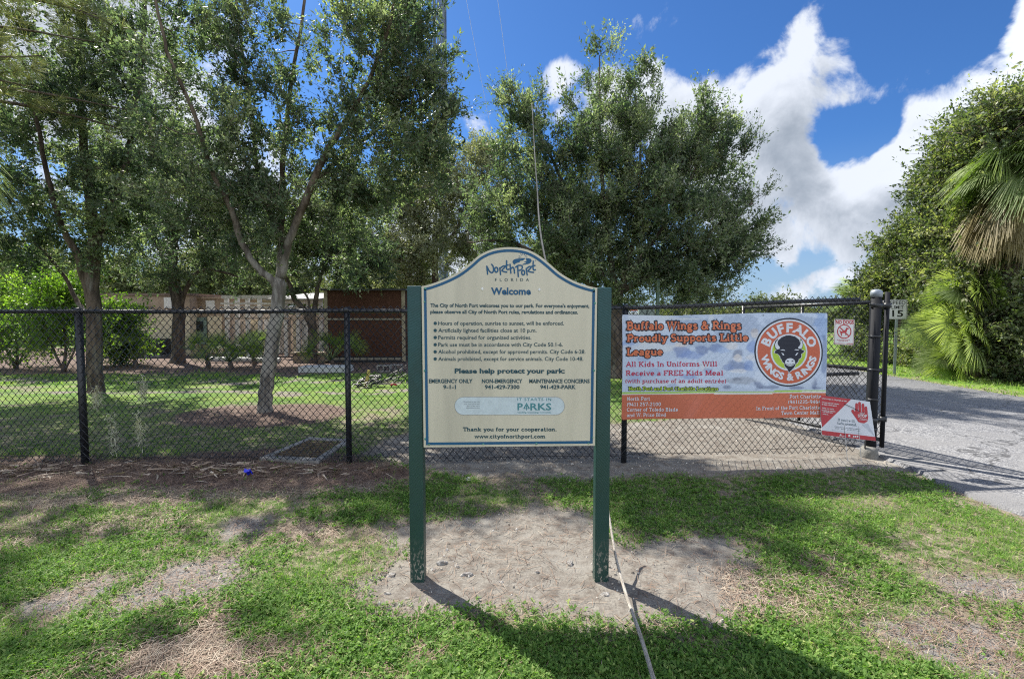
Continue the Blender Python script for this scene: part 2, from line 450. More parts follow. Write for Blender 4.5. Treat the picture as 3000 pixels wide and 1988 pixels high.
mb = MB(); ys = np.concatenate([np.arange(-30, 1.5, 1.0), np.arange(1.5, 9, .06), np.arange(9, 120, 1.0)])
e0 = ROAD_X0 + (fbm(ys * 1.5, ys * 0 + 3, 77, 4) - .5) * .22 - .25 * sstep(ys, 5.0, 1.5) - .1 * np.exp(-((ys - 4.6) / .5) ** 2)
e1 = ROAD_X1 + (fbm(ys * 1.1, ys * 0 + 9, 79, 4) - .5) * .25
vs = []; fs = []
for i, y in enumerate(ys):
    vs += [(e0[i], y, -.03), (e0[i] + .03, y, .004), (7.4, y, .016), (e1[i] - .03, y, .004), (e1[i], y, -.03)]
    if i:
        a = (i - 1) * 5; fs += [(a + k, a + k + 1, a + k + 6, a + k + 5) for k in range(4)]
kind(mb.add(vs, fs).build('road', road_mat(), None, True), 'structure')

# ---------------------------------------------------------------- ground cover
def scatter(n, x0, x1, y0, y1, keep, seed):
    """points in front of the camera, thinning with distance, kept with probability keep(x, y)"""
    rg = np.random.default_rng(seed)
    y = np.exp(rg.uniform(np.log(y0), np.log(y1), n))
    hw = y * 1.06 + .25
    x = rg.uniform(-1, 1, n) * hw
    ok = (x > x0) & (x < x1) & (rg.random(n) < keep(x, y))
    return x[ok], y[ok], rg
def leaf_quads(base, dirs, nrm, L, W):
    """rhombic leaves: base (n,3), unit dirs, rough normals, length, width"""
    side = np.cross(dirs, nrm); side /= np.linalg.norm(side, axis=1)[:, None] + 1e-9
    L = np.asarray(L)[:, None]; W = np.asarray(W)[:, None]
    up = np.cross(side, dirs)
    mid = base + dirs * L * .48 + up * L * .06
    return np.stack([base, mid + side * W * .5, base + dirs * L, mid - side * W * .5], 1)
def nrmz(a): return a / (np.linalg.norm(a, axis=1)[:, None] + 1e-9)
GRASS_M = leaf_mat('grass_leaf', (.06, .13, .026), (.155, .275, .055), (.40, .46, .16), .45, .62, .3, (1.1, 1.4, .5))
Gk = lambda x, y: zones(x, y)[3]
Q = []; T = []
# broad-leaved weeds, four to six leaves to a plant, in drifts
def weeds(x, y):
    g = Gk(x, y); d = fbm(x * .9, y * .9, 91, 3)
    bias = 1 - .55 * sstep(x, .5, 2.0)
    return g * sstep(d + .12 * (bias - .6), .44, .60) * .9 + .05 * g
x, y, rg = scatter(105000, -6.3, 4.5, 1.9, 6.0, weeds, 1)
n = len(x); k = 5
px = np.repeat(x, k); py = np.repeat(y, k); sz = np.repeat(rg.uniform(.011, .024, n) * (.75 + .6 * fbm(x * 1.5, y * 1.5, 61)), k)
hh = np.repeat(rg.uniform(.004, .045, n), k)
az = rg.uniform(0, 2 * np.pi, n * k); el = rg.uniform(-.1, .85, n * k)
d = np.stack([np.cos(az) * np.cos(el), np.sin(az) * np.cos(el), np.sin(el)], 1)
b = np.stack([px, py, GH(px, py) + hh * rg.uniform(.4, 1.0, n * k)], 1)
Q.append(leaf_quads(b, d, nrmz(np.array([0, 0, 1.0]) + rg.normal(0, .35, (n * k, 3))), sz * rg.uniform(.8, 1.3, n * k), sz * rg.uniform(.42, .62, n * k)))
T.append(np.clip(np.repeat(rg.normal(.42, .16, n), k) + rg.normal(0, .1, n * k), 0, 1))
# grass blades in tufts
def blades(n0, y0, y1, xmax, seed, hmin, hmax, wid, per, tm):
    x, y, rg = scatter(n0, -60, xmax, y0, y1, lambda x, y: Gk(x, y) * (.25 + .75 * sstep(fbm(x * 1.6, y * 1.6, 55), .38, .6)), seed)
    n = len(x); N = n * per
    px = np.repeat(x, per) + rg.normal(0, .012, N) * (1 + np.repeat(y, per) * .12); py = np.repeat(y, per) + rg.normal(0, .012, N) * (1 + np.repeat(y, per) * .12)
    az = rg.uniform(0, 2 * np.pi, N); el = rg.uniform(.15, 1.35, N); L = rg.uniform(hmin, hmax, N)
    d = np.stack([np.cos(az) * np.cos(el), np.sin(az) * np.cos(el), np.sin(el)], 1)
    d2 = nrmz(d * np.array([1.5, 1.5, .45]))
    b = np.stack([px, py, GH(px, py) - .004], 1)
    s = np.cross(d, [0, 0, 1.0]); s = nrmz(s); W = (wid * rg.uniform(.6, 1.2, N))[:, None]
    m = b + d * (L * .55)[:, None]; e = m + d2 * (L * .5)[:, None]
    t = np.clip(np.repeat(rg.normal(tm, .15, n), per) + rg.normal(0, .12, N), 0, 1)
    return [np.stack([b - s * W * .5, b + s * W * .5, m + s * W * .42, m - s * W * .42], 1), np.stack([m - s * W * .42, m + s * W * .42, e + s * W * .06, e - s * W * .06], 1)], [t, t]
for a in [(72000, 1.9, 6.2, 4.6, 2, .025, .075, .0036, 4, .60), (22000, 5.6, 13.0, 4.6, 3, .025, .06, .008, 4, .58), (16000, 12, 40, 30, 4, .05, .12, .03, 3, .66)]:
    q, t = blades(*a); Q += q; T += t
# verge beyond the road
def verge(x, y): return ((x > 10.3) & (x < 14)).astype(float)
x, y, rg = scatter(60000, 10.3, 14, 7, 40, verge, 6); n = len(x)
az = rg.uniform(0, 6.283, n); el = rg.uniform(.3, 1.4, n)
d = np.stack([np.cos(az) * np.cos(el), np.sin(az) * np.cos(el), np.sin(el)], 1)
Q.append(leaf_quads(np.stack([x, y, GH(x, y)], 1), d, nrmz(rg.normal(0, 1, (n, 3))), rg.uniform(.05, .13, n), np.full(n, .022))); T.append(np.clip(rg.normal(.72, .15, n), 0, 1))
kind(tag(quads('grass', np.concatenate(Q), GRASS_M, None, np.concatenate(T)), 'patchy lawn of grass and broad leaved weeds', 'grass'), 'stuff')

# dry needles, straw and twigs lying on the bare places
NEEDLE_M = leaf_mat('needle_litter', (.085, .05, .038), (.24, .165, .12), (.46, .39, .30), .0, .7, .2)
def dry(x, y):
    s, m, dd, g, st = zones(x, y); near = np.clip(fbm(x * 2.2, y * 2.2, 71) * 2.2 - .75, 0, 1)
    return np.clip(m * 1.0 + (1 - g) * (1 - s) * .5 + st * .8 + s * .10 * near * (y < 5.1) + .05, 0, 1) * (x < 4.3)
x, y, rg = scatter(150000, -8, 4.3, 1.9, 9.5, dry, 8); n = len(x)
st = zones(x, y); L = rg.uniform(.035, .12, n); az = rg.normal(.5, 1.3, n)
d = np.stack([np.cos(az), np.sin(az), rg.normal(0, .10, n)], 1); b = np.stack([x, y, GH(x, y) + rg.uniform(.001, .02, n)], 1)
side = np.stack([-np.sin(az), np.cos(az), np.zeros(n)], 1) * (rg.uniform(.0007, .0017, n) * (.6 + y * .14))[:, None]
m = b + d * (L * .5)[:, None] + np.stack([rg.normal(0, .006, n), rg.normal(0, .006, n), rg.uniform(0, .012, n)], 1); e = b + d * L[:, None]
tt = np.clip(rg.normal(.45, .2, n) - .22 * st[1] + .22 * st[4], 0, 1)
kind(tag(quads('needle_litter', np.concatenate([np.stack([b - side, b + side, m + side, m - side], 1), np.stack([m - side, m + side, e + side, e - side], 1)]), NEEDLE_M, None, np.concatenate([tt, tt])),
         'dry pine needles and straw scattered on the ground', 'litter'), 'stuff')
# palm debris along the foot of the fence
FROND_M = leaf_mat('dry_frond', (.14, .095, .07), (.33, .255, .20), (.58, .51, .42), .1, .7, .2)
rg = np.random.default_rng(12); Qd = []
for i in range(430):
    px = rg.uniform(-150, 940) if rg.random() < .45 else rg.choice([30, 120, 330, 480, 520, 760]) + rg.normal(0, 50); py = rg.normal(1086, 10)
    if 540 < px < 900: py = rg.normal(1088, 7)
    b = D(px, py); az = rg.normal(.1, .75) + (math.pi if rg.random() < .4 else 0); L = rg.uniform(.05, .22) * (1.0 if rg.random() < .9 else 2.0); W = rg.uniform(.003, .013) * (1 if rg.random() < .85 else 1.7)
    b[2] = float(GH(b[0], b[1])) + rg.uniform(.004, .035)
    d = np.array([math.cos(az), math.sin(az), rg.normal(.02, .1)]); s = np.array([-d[1], d[0], rg.normal(0, .5)]) * W; p0 = b
    for j in range(3):
        p1 = p0 + d * L / 3; k0 = 1 - j * .28; k1 = 1 - (j + 1) * .28
        Qd.append([p0 - s * k0, p0 + s * k0, p1 + s * k1, p1 - s * k1]); p0 = p1; d = unit(d + np.array([rg.normal(0, .09), rg.normal(0, .09), rg.normal(-.05, .12)]))
kind(tag(quads('palm_litter', np.array(Qd), FROND_M, None, np.repeat(np.clip(rg.normal(.45, .32, len(Qd) // 3), 0, 1), 3)), 'dry grey palm leaf strips heaped along the fence foot', 'litter'), 'stuff')
# pebbles in the sand
PEB_M = leaf_mat('pebble', (.16, .14, .12), (.38, .34, .29), (.66, .63, .58), .0, .8, .2)
def pebk(x, y): s = zones(x, y); return np.clip(s[0] * (.35 + .65 * (y > 5.0)) * (.2 + .9 * sstep(fbm(x * 3, y * 3, 66), .4, .6)), 0, 1)
x, y, rg = scatter(26000, -5, 4.4, 2.0, 8.5, pebk, 9); n = len(x)
r = np.exp(rg.normal(-5.25, .5, n)); z = GH(x, y); c = np.stack([x, y, z + r * .3], 1)
a0 = rg.uniform(0, 6.28, n); U = np.stack([np.cos(a0), np.sin(a0), 0 * a0], 1) * r[:, None]; V = np.stack([-np.sin(a0), np.cos(a0), 0 * a0], 1) * (r * rg.uniform(.6, .95, n))[:, None]; Wz = np.stack([0 * r, 0 * r, r * rg.uniform(.4, .75, n)], 1)
top = [c + U * .5 + Wz, c + V * .5 + Wz, c - U * .5 + Wz, c - V * .5 + Wz]; bot = [c + U - Wz * .5, c + V - Wz * .5, c - U - Wz * .5, c - V - Wz * .5]
Qp = [np.stack(top, 1)] + [np.stack([bot[i], bot[(i + 1) % 4], top[(i + 1) % 4], top[i]], 1) for i in range(4)]
tt = np.clip(rg.normal(.5, .25, n), 0, 1)
kind(tag(quads('gravel', np.concatenate(Qp), PEB_M, None, np.tile(tt, 5)), 'small shell pebbles strewn over the bare sand', 'gravel'), 'stuff')
# ================================================================== TREES
def bark_mat(name, a, b, c=None):
    return mat(name, a, b, 9.0, .9, 0, .9, 16, .15, (1, 1, .25), (.4, .62), c)
BARK_GREY = bark_mat('bark_grey', (.26, .245, .215), (.11, .098, .084), (.30, .305, .27))
def grey_to_brown(m):      # lichen-pale foot, browner limbs
    t = NT(m.node_tree); b = t.n['Principled BSDF']; old = b.inputs['Base Color'].links[0].from_socket
    sp = t.new('ShaderNodeSeparateXYZ'); t.link(t.new('ShaderNodeTexCoord').outputs['Object'], sp.inputs[0])
    f = t.math('ADD', sp.outputs[2], t.math('MULTIPLY', t.noise(t.new('ShaderNodeTexCoord').outputs['Object'], 4.0), 1.2))
    dk = t.mix(1.0, old, (.56, .47, .40)); dk.node.blend_type = 'MULTIPLY'
    t.link(t.mix(t.smooth(f, 2.7, 4.4), old, dk), b.inputs['Base Color'])
grey_to_brown(BARK_GREY)
BARK_DARK = bark_mat('bark_dark', (.13, .10, .08), (.055, .042, .035), (.17, .16, .14))
OAK_M = leaf_mat('oak_leaf', (.052, .082, .052), (.132, .170, .105), (.36, .385, .24), .50, .52, .45, (1.15, 1.4, .7))
OAK_PALE = leaf_mat('oak_leaf_pale', (.13, .145, .09), (.235, .245, .16), (.42, .415, .29), .42, .45, .4, (1.2, 1.35, .6))  # leaf colour of the paler, greyer oak
LIME_M = leaf_mat('shrub_leaf', (.06, .11, .025), (.13, .215, .05), (.27, .35, .11), .48, .45, .35, (1.25, 1.6, .35))
VINE_M = leaf_mat('thicket_leaf', (.048, .078, .036), (.135, .175, .085), (.35, .365, .205), .46, .5, .45, (1.35, 1.5, .5))
FAR_M = leaf_mat('far_leaf', (.09, .12, .055), (.16, .19, .085), (.27, .28, .14), .3, .6, .3, (1.2, 1.3, .6))

def spray(tips, axes, rg, M, K, L, ls, lw=.42, up=.25, spread=.62, twigr=.0):
    """sprays of leaves: M twigs at each tip, K leaves along each twig; returns quads, tint, twigs"""
    n = len(tips)
    ax = np.repeat(axes, M, 0)
    d = nrmz(ax * .75 + rg.normal(0, spread, (n * M, 3)) + np.array([0, 0, up]))
    Ls = rg.uniform(.45, 1.15, n * M) * L
    o = np.repeat(tips, M, 0) - d * (Ls * rg.uniform(0, .35, n * M))[:, None] + rg.normal(0, L * .16, (n * M, 3))
    t = rg.uniform(.05, 1.05, (n * M, K))
    curve = rg.normal(0, .16, (n * M, 3))
    p = o[:, None, :] + d[:, None, :] * (t * Ls[:, None])[:, :, None] + curve[:, None, :] * (t ** 2 * Ls[:, None])[:, :, None]
    p = p.reshape(-1, 3) + rg.normal(0, ls * .25, (n * M * K, 3))
    ld_ = nrmz(np.repeat(d, K, 0) * .75 + rg.normal(0, .75, (n * M * K, 3)))
    nr = nrmz(rg.normal(0, 1, (n * M * K, 3)) + np.array([0, 0, .8]))
    s = ls * rg.uniform(.6, 1.35, n * M * K) * np.repeat(rg.uniform(.75, 1.3, n), M * K)
    q = leaf_quads(p, ld_, nr, s, s * lw * rg.uniform(.8, 1.2, len(s)))
    tn = np.repeat(rg.normal(.42, .22, n), M * K) + np.repeat(rg.normal(0, .13, n * M), K) + rg.normal(0, .13, n * M * K)
    return q, np.clip(tn, 0, 1), (o, o + d * Ls[:, None])
def in_blobs(blobs, n, rg, shell=.55):
    """points in a union of ellipsoids (centre, radii), favouring the outside"""
    vol = np.array([b[1][0] * b[1][1] * b[1][2] for b in blobs]) ** .8; pick = rg.choice(len(blobs), n, p=vol / vol.sum())
    u = nrmz(rg.normal(0, 1, (n, 3))); r = rg.random(n) ** shell
    C = np.array([b[0] for b in blobs], float)[pick]; Rr = np.array([b[1] for b in blobs], float)[pick]
    return C + u * r[:, None] * Rr, u
def tree(name, label, cat, base, limbs, blobs, ntips, M, K, L, ls, leafm, bark, seed, group=None, lw=.42, up=.25, spread=.62, shell=.5, twigr=.008, rad0=.02, minz=None, tint=0.0):
    rg = np.random.default_rng(seed)
    root = thing(name, label, cat, base, group)
    mb = MB(); mb2 = MB(); nodes = []
    for pts, r0, r1 in limbs:
        c = catmull(pts, 6); k = len(c); rr = [r0 + (r1 - r0) * (i / (k - 1)) ** .8 for i in range(k)]
        if pts is limbs[0][0]:
            rr[0] *= 1.45; rr[1] *= 1.15
        jit = [np.asarray(p) + rg.normal(0, .004 + .03 * min(r0, .1), 3) * (0 < i < k - 1) for i, p in enumerate(c)]
        (mb if pts is limbs[0][0] else mb2).tube(jit, rr, 10 if r0 > .06 else 6)
        nodes += [(p, r) for p, r in zip(jit[2:], rr[2:])]
    tips, u = in_blobs(blobs, ntips, rg, shell)
    if minz is not None: tips = tips[tips[:, 2] > minz]; 
    NP = np.array([p for p, r in nodes]); order = np.argsort([np.min(np.sum((NP - t) ** 2, 1)) for t in tips])
    NR = [r for p, r in nodes]; axes = []; cnt = len(NP); buf = np.zeros((cnt + 3 * len(tips), 3)); buf[:cnt] = NP
    for i in order:
        t = tips[i]; A = buf[:cnt]; dd = np.linalg.norm(A - t, axis=1) + .35 * np.maximum(0, A[:, 2] - t[2])
        j = int(np.argmin(dd)); p = A[j].copy(); v = t - p; ln = np.linalg.norm(v) + 1e-6
        mid1 = p + v * .35 + rg.normal(0, .07 * ln, 3) + np.array([0, 0, .04 * ln]); mid2 = p + v * .7 + rg.normal(0, .07 * ln, 3) + np.array([0, 0, .05 * ln])
        r = min(NR[j] * .7, rad0 * (.35 + .5 * ln)); r = max(r, twigr * .6)
        mb2.tube([p, mid1, mid2, t], [r, r * .8, r * .6, r * .4], 4 if r < .02 else 6, cap=False)
        buf[cnt:cnt + 3] = [mid1, mid2, t]; cnt += 3; NR += [r * .8, r * .6, r * .4]
        axes.append(unit(v))
    tips = tips[order]; axes = np.array(axes)
    cen = np.mean([b[0] for b in blobs], 0)
    axes = nrmz(axes * .7 + nrmz(tips - cen) * .5 + np.array([0, 0, .15]))
    q, tn, (ta, tb) = spray(tips, axes, rg, M, K, L, ls, lw, up, spread)
    mb.build('trunk', bark, root, True); mb2.build('branchwork', bark, root, True)
    if twigr:
        e = tb - ta; s = nrmz(np.cross(e, rg.normal(0, 1, e.shape))) * twigr * .5
        tw = np.stack([ta - s, ta + s, tb + s * .4, tb - s * .4], 1)
        o2 = quads('twig', tw, bark, root, np.zeros(len(tw))); kind(o2, 'stuff')
    quads('crown', q, leafm, root, np.clip(tn + tint, 0, 1))
    return root
def B(px, py, Y, rx, ry, rz=None):
    """a crown lobe measured in pixels at depth Y"""
    k = S * Y / FPX
    return (P(px, py, Y), (rx * k, (rz if rz is not None else .5 * (rx + ry) * k), ry * k))
def PL(Y, *pts):
    return [P(a, b, Y + (c[0] if c else 0)) for a, b, *c in pts]

# the oak whose pale trunk stands just behind the fence
b = D(610, 950); y = b[1]
tree('oak_tree', 'oak with pale grey forked trunk in the mulch ring just behind the fence', 'tree', b,
     [([b - [0, 0, .1]] + PL(y, (617, 880), (628, 800), (640, 720), (648, 650)), .120, .110),
      (PL(y, (645, 690), (632, 650, -.05), (593, 616, -.2), (560, 560, -.3), (527, 467, -.5), (490, 397, -.6), (448, 261, -.8), (387, 117, -.9), (350, -60, -1.0)), .075, .018),
      (PL(y, (648, 660), (650, 600, .1), (649, 537, .2), (653, 420, .3), (658, 327, .4), (672, 196, .5), (700, 30, .6), (715, -150, .7)), .085, .018),
      (PL(y, (649, 640), (667, 560, -.1), (723, 420, -.3), (756, 350, -.4), (793, 289, -.5), (840, 210, -.7), (900, 60, -.9), (930, -120, -1.0)), .08, .018),
      (PL(y, (655, 560), (600, 430, .6), (585, 300, .9), (560, 120, 1.1), (540, -60, 1.2)), .06, .02),
      (PL(y, (720, 425), (830, 330, .3), (930, 260, .5), (1010, 200, .6)), .05, .015)],
     [B(560, 90, y, 150, 130), B(440, 240, y - .4, 130, 190), B(890, 90, y - .6, 130, 160), B(870, 180, y, 120, 160), B(950, 250, y - .3, 110, 190), B(860, 330, y - .2, 150, 130),
      B(610, 330, y, 130, 170), B(720, 480, y + .2, 150, 110), B(560, 500, y - .2, 130, 110), B(830, 440, y + .3, 110, 110), B(1010, 130, y - .4, 60, 160), B(1000, 330, y, 60, 110), B(470, 420, y-.3, 120, 130), B(800, 570, y + .8, 90, 60), B(560, 600, y+.5, 90, 50)],
     430, 13, 19, .44, .062, OAK_M, BARK_GREY, 21, 'oaks behind the chain link fence')
b = D(222, 905); y = b[1]
tree('oak_tree', 'oak with dark trunk and low slanting side limbs beside the bright green shrubs', 'tree', b,
     [([b - [0, 0, .1]] + PL(y, (219, 850), (218, 760), (214, 680), (214, 600), (222, 540)), .155, .125),
      (PL(y, (214, 690), (196, 650), (180, 590, -.2), (150, 540, -.4), (120, 450, -.6), (95, 330, -.8), (70, 180, -1)), .10, .03),
      (PL(y, (216, 740), (180, 700, .2), (150, 640, .3), (105, 585, .3), (50, 540, .4)), .06, .02),
      (PL(y, (220, 550), (255, 480), (290, 380), (310, 260), (330, 100), (340, -80)), .11, .03),
      (PL(y, (220, 550), (205, 440), (190, 300), (185, 150), (190, -50)), .12, .03)],
     [B(120, 260, y - .6, 150, 160), B(300, 260, y - .3, 140, 170), B(60, 460, y - .3, 150, 110), B(230, 440, y, 150, 110), B(330, 470, y - .2, 110, 100), B(160, 90, y - .4, 210, 130),
      B(340, 60, y, 150, 130), B(120, 570, y, 150, 70), B(300, 560, y + .5, 100, 60), B(-60, 300, y, 140, 220)],
     370, 12, 18, .52, .080, OAK_M, BARK_DARK, 22, 'oaks behind the chain link fence', tint=.03)
b = D(411, 838); y = b[1]
tree('oak_tree', 'oak in front of the tan building with one limb arching out sideways', 'tree', b,
     [([b - [0, 0, .1]] + PL(y, (412, 780), (413, 720), (404, 660), (398, 600), (402, 520)), .22, .15),
      (PL(y, (413, 725), (425, 680), (445, 640), (475, 622), (515, 628), (550, 640)), .10, .03),
      (PL(y, (402, 640), (370, 580), (340, 500), (330, 420)), .10, .03), (PL(y, (402, 560), (440, 480), (470, 400)), .09, .03)],
     [B(390, 500, y, 150, 90), B(480, 560, y, 110, 70), B(320, 560, y, 90, 60), B(400, 400, y, 190, 110), B(520, 480, y + .5, 90, 90), B(530, 625, y, 70, 36), B(400, 640, y - .4, 70, 26), B(320, 640, y, 60, 30)],
     290, 12, 17, .62, .10, OAK_M, BARK_DARK, 23, 'oaks behind the chain link fence')
b = D(722, 838); y = b[1]
tree('oak_tree', 'twin stemmed oak leaning beside the rust brown shed', 'tree', b,
     [([b - [0, 0, .1]] + PL(y, (722, 800), (722, 760), (717, 730)), .17, .15),
      (PL(y, (718, 745), (700, 712), (680, 690), (668, 655), (640, 610)), .13, .05), (PL(y, (720, 745), (729, 700), (735, 660), (748, 620), (770, 560)), .11, .04),
      (PL(y, (716, 730), (712, 690), (690, 660)), .05, .03)],
     [B(700, 570, y, 140, 70), B(800, 590, y, 110, 55), B(640, 620, y, 80, 40), B(760, 500, y, 150, 90), B(600, 560, y, 90, 70), B(850, 632, y - .3, 80, 34), B(690, 655, y - .5, 60, 24), B(600, 640, y, 60, 30)],
     260, 12, 17, .60, .095, OAK_M, BARK_DARK, 24, 'oaks behind the chain link fence', tint=.06)
# the big oak behind the welcome sign
b = D(1422, 872); y = b[1]
tree('oak_tree', 'broad free standing oak with upright plumes behind the welcome sign', 'tree', b,
     [([b - [0, 0, .1]] + PL(y, (1424, 800), (1420, 720), (1424, 668)), .24, .20),
      (PL(y, (1424, 690), (1450, 640), (1490, 585), (1560, 480), (1640, 320), (1660, 240)), .10, .012),
      (PL(y, (1424, 680), (1405, 560), (1390, 400), (1385, 260), (1385, 130)), .10, .012),
      (PL(y, (1422, 690), (1350, 560), (1290, 400), (1240, 300), (1200, 220)), .085, .012),
      (PL(y, (1440, 650), (1470, 520), (1480, 360), (1470, 220)), .08, .012),
      (PL(y, (1440, 670), (1560, 600), (1660, 520), (1740, 470)), .09, .02), (PL(y, (1420, 690), (1300, 620), (1180, 560), (1080, 560)), .10, .02)],
     [B(1392, 190, y, 40, 115), B(1440, 200, y, 30, 90), B(1360, 300, y - .3, 75, 110), B(1470, 250, y, 48, 110), B(1480, 340, y, 85, 120), B(1190, 265, y, 42, 95), B(1240, 290, y + .3, 34, 90),
      B(1250, 400, y, 110, 110), B(1630, 300, y, 55, 110), B(1600, 400, y, 110, 110), B(1690, 360, y + .4, 60, 80), B(1700, 480, y, 75, 80), B(1400, 470, y, 190, 130), B(1530, 540, y, 190, 100),
      B(1280, 560, y, 150, 110), B(1650, 600, y - .3, 85, 70), B(1420, 620, y + .4, 220, 60), B(1590, 670, y + .2, 110, 38), B(1160, 520, y + .3, 90, 120), B(1500, 660, y - .5, 150, 45), B(1730, 560, y, 45, 60)],
     820, 14, 20, .58, .082, OAK_M, BARK_DARK, 25, None, .38, .65, .46, tint=.06)
b = D(1010, 800); y = b[1]
tree('oak_tree', 'pale olive oak between the big oak and the lattice mast', 'tree', b,
     [([b - [0, 0, .1]] + PL(y, (1010, 720), (1005, 640), (1005, 540)), .24, .15), (PL(y, (1006, 620), (950, 520), (930, 420)), .11, .03), (PL(y, (1006, 600), (1070, 500), (1090, 400)), .11, .03)],
     [B(1000, 420, y, 120, 100), B(930, 500, y, 100, 110), B(1090, 470, y, 100, 130), B(1010, 570, y, 150, 90), B(930, 620, y, 90, 60), B(1120, 360, y, 60, 60)],
     420, 13, 18, .80, .13, OAK_PALE, BARK_DARK, 26)
# the pale wood behind the buildings, each crown a tree of its own
for i, (px, top, rx, Y, lab) in enumerate([(70, 560, 130, 30, 'hazy tree behind the bright shrubs at the far left'), (300, 590, 130, 34, 'hazy tree above the tan building roof'), (520, 560, 120, 34, 'hazy tree rising behind the white framed shed'),
                                           (650, 590, 100, 40, 'low bluish tree behind the white framed shed'), (860, 600, 120, 33, 'yellow green tree above the rust brown shed'), (1000, 640, 90, 44, 'small hazy tree beside the edge of the rust brown shed')]):
    b = np.array([P(px, 700, Y)[0], Y, 0.0]); tp = P(px, top, Y)[2]; w_ = rx * S * Y / FPX
    tree('background_tree', lab, 'tree', b, [([b, b + [0, 0, tp * .35], b + [.2, 0, tp * .7]], .25, .08)],
         [((b[0], Y, tp * .62), (w_ * .9, w_ * .7, tp * .36)), ((b[0] - w_ * .6, Y, tp * .42), (w_ * .6, w_ * .5, tp * .32)), ((b[0] + w_ * .6, Y, tp * .45), (w_ * .6, w_ * .5, tp * .34))],
         170, 11, 15, 1.2, .24, FAR_M, BARK_DARK, 40 + i, 'hazy trees behind the buildings', twigr=.012)
# bright shrubs at the left
for i, (px, py, rx, ry, lab) in enumerate([(30, 720, 110, 130, 'bright green shrub at the far left of the fence'), (140, 700, 95, 110, 'tall sunlit shrub beside the dark oak trunk'), (275, 760, 45, 70, 'small lime green shrub in front of the tan building')]):
    Y = (15.5, 14.5, 16.5)[i]; c = P(px, py, Y); k_ = S * Y / FPX; b = np.array([c[0], Y, 0])
    tree('shrub', lab, 'shrub', b, [([b, b + [.1, 0, c[2] * .5], c], .05, .02), ([b, b + [-.4, 0, c[2] * .5], c + [-.6 * rx * k_, 0, .2]], .04, .015), ([b, b + [.4, 0, c[2] * .4], c + [.6 * rx * k_, 0, .1]], .04, .015)],
         [(c + [0, 0, .2 * ry * k_], (rx * k_ * .6, rx * k_ * .6, ry * k_ * .6)), (c + [-.55 * rx * k_, 0, -.1 * ry * k_], (rx * k_ * .5, rx * k_ * .5, ry * k_ * .6)), (c + [.5 * rx * k_, 0, .05], (rx * k_ * .45, rx * k_ * .5, ry * k_ * .75)), (c - [0, 0, ry * k_ * .5], (rx * k_ * 1.1, rx * k_ * .8, ry * k_ * .45))], 105, 9, 14, .72, .09, LIME_M, BARK_DARK, 60 + i, 'sunlit shrubs by the left fence', lw=.5, twigr=.01, minz=.15, tint=.12)
# bushes that close the view behind the banner
for i, (px, top, rx, Y, lab) in enumerate([(1560, 700, 80, 46, 'pale bush in the distance left of the green pole'), (1680, 706, 70, 50, 'pale bush in the distance behind the banner middle'), (1790, 678, 58, 55, 'distant round topped tree above the fence rail'), (1880, 715, 80, 48, 'pale bush in the distance left of the gate post'), (1985, 700, 50, 38, 'distant bush directly behind the gate post')]):
    b = np.array([P(px, 700, Y)[0], Y, 0.0]); tp = P(px, top, Y)[2]; w_ = rx * S * Y / FPX
    tree('distant_bush', lab, 'bush', b, [([b, b + [0, 0, tp * .3], b + [.2, 0, tp * .7]], .2, .06)], [((b[0], Y, tp * .6), (w_, w_ * .7, tp * .36)), ((b[0], Y, tp * .35), (w_ * 1.15, w_ * .8, tp * .35))],
         90, 9, 11, 1.4, .26, FAR_M, BARK_DARK, 70 + i, 'bushes across the far field', twigr=.012, minz=.2)

# thicket right of the road: vine-hung trees
TH = [(2330, 300, 90, 80, 12.6, 'vine hung tree at the top right corner above the palms'), (2252, 350, 75, 80, 14.2, 'vine hung tree left of the big drooping palm'), (2290, 560, 110, 150, 13.2, 'leafy tangle beside the big drooping palm trunk'),
      (2205, 510, 80, 105, 15.2, 'dark leafed tree in the middle of the roadside thicket'), (2108, 590, 70, 85, 17.0, 'sloping vine covered tree behind the speed limit sign'), (2060, 650, 60, 90, 18.5, 'lowest vine covered tree at the end of the roadside thicket'),
      (2330, 760, 90, 120, 12.7, 'vine curtain over brown dead branches at the right edge'), (2250, 740, 80, 120, 17.4, 'vine curtain behind the windblown palmettos')]
for i, (px, py, rx, ry, Y, lab) in enumerate(TH):
    c = P(px, py, Y); k_ = S * Y / FPX; b = np.array([max(c[0], 12.4 if Y < 16 else 12.8), Y + .6, 0.0])
    tree('thicket_tree', lab, 'tree', b, [([b, b * [1, 1, 0] + [.1, 0, c[2] * .4], c - [0, 0, .3]], .12, .05), ([b + [0, 0, c[2] * .4], c + [-.6 * rx * k_, 0, .1]], .05, .02), ([b + [0, 0, c[2] * .45], c + [.6 * rx * k_, 0, .3]], .05, .02)],
         [(c, (rx * k_, rx * k_ * .8, ry * k_)), (c + [.45 * rx * k_, .5, -.3 * ry * k_], (rx * k_ * .8, rx * k_ * .7, ry * k_ * .8)), (c + [.3, 1.2, -.8 * ry * k_], (rx * k_ * .9, rx * k_ * .7, max(.5, ry * k_ * .6)))],
         160, 12, 20, .86, .092, VINE_M, BARK_DARK, 80 + i, 'vine hung trees of the roadside thicket', .5, -.05, .6, shell=.36, twigr=.012, minz=.15, tint=(.10, -.10, .02, -.14, .08, .0, .12, -.08)[i])
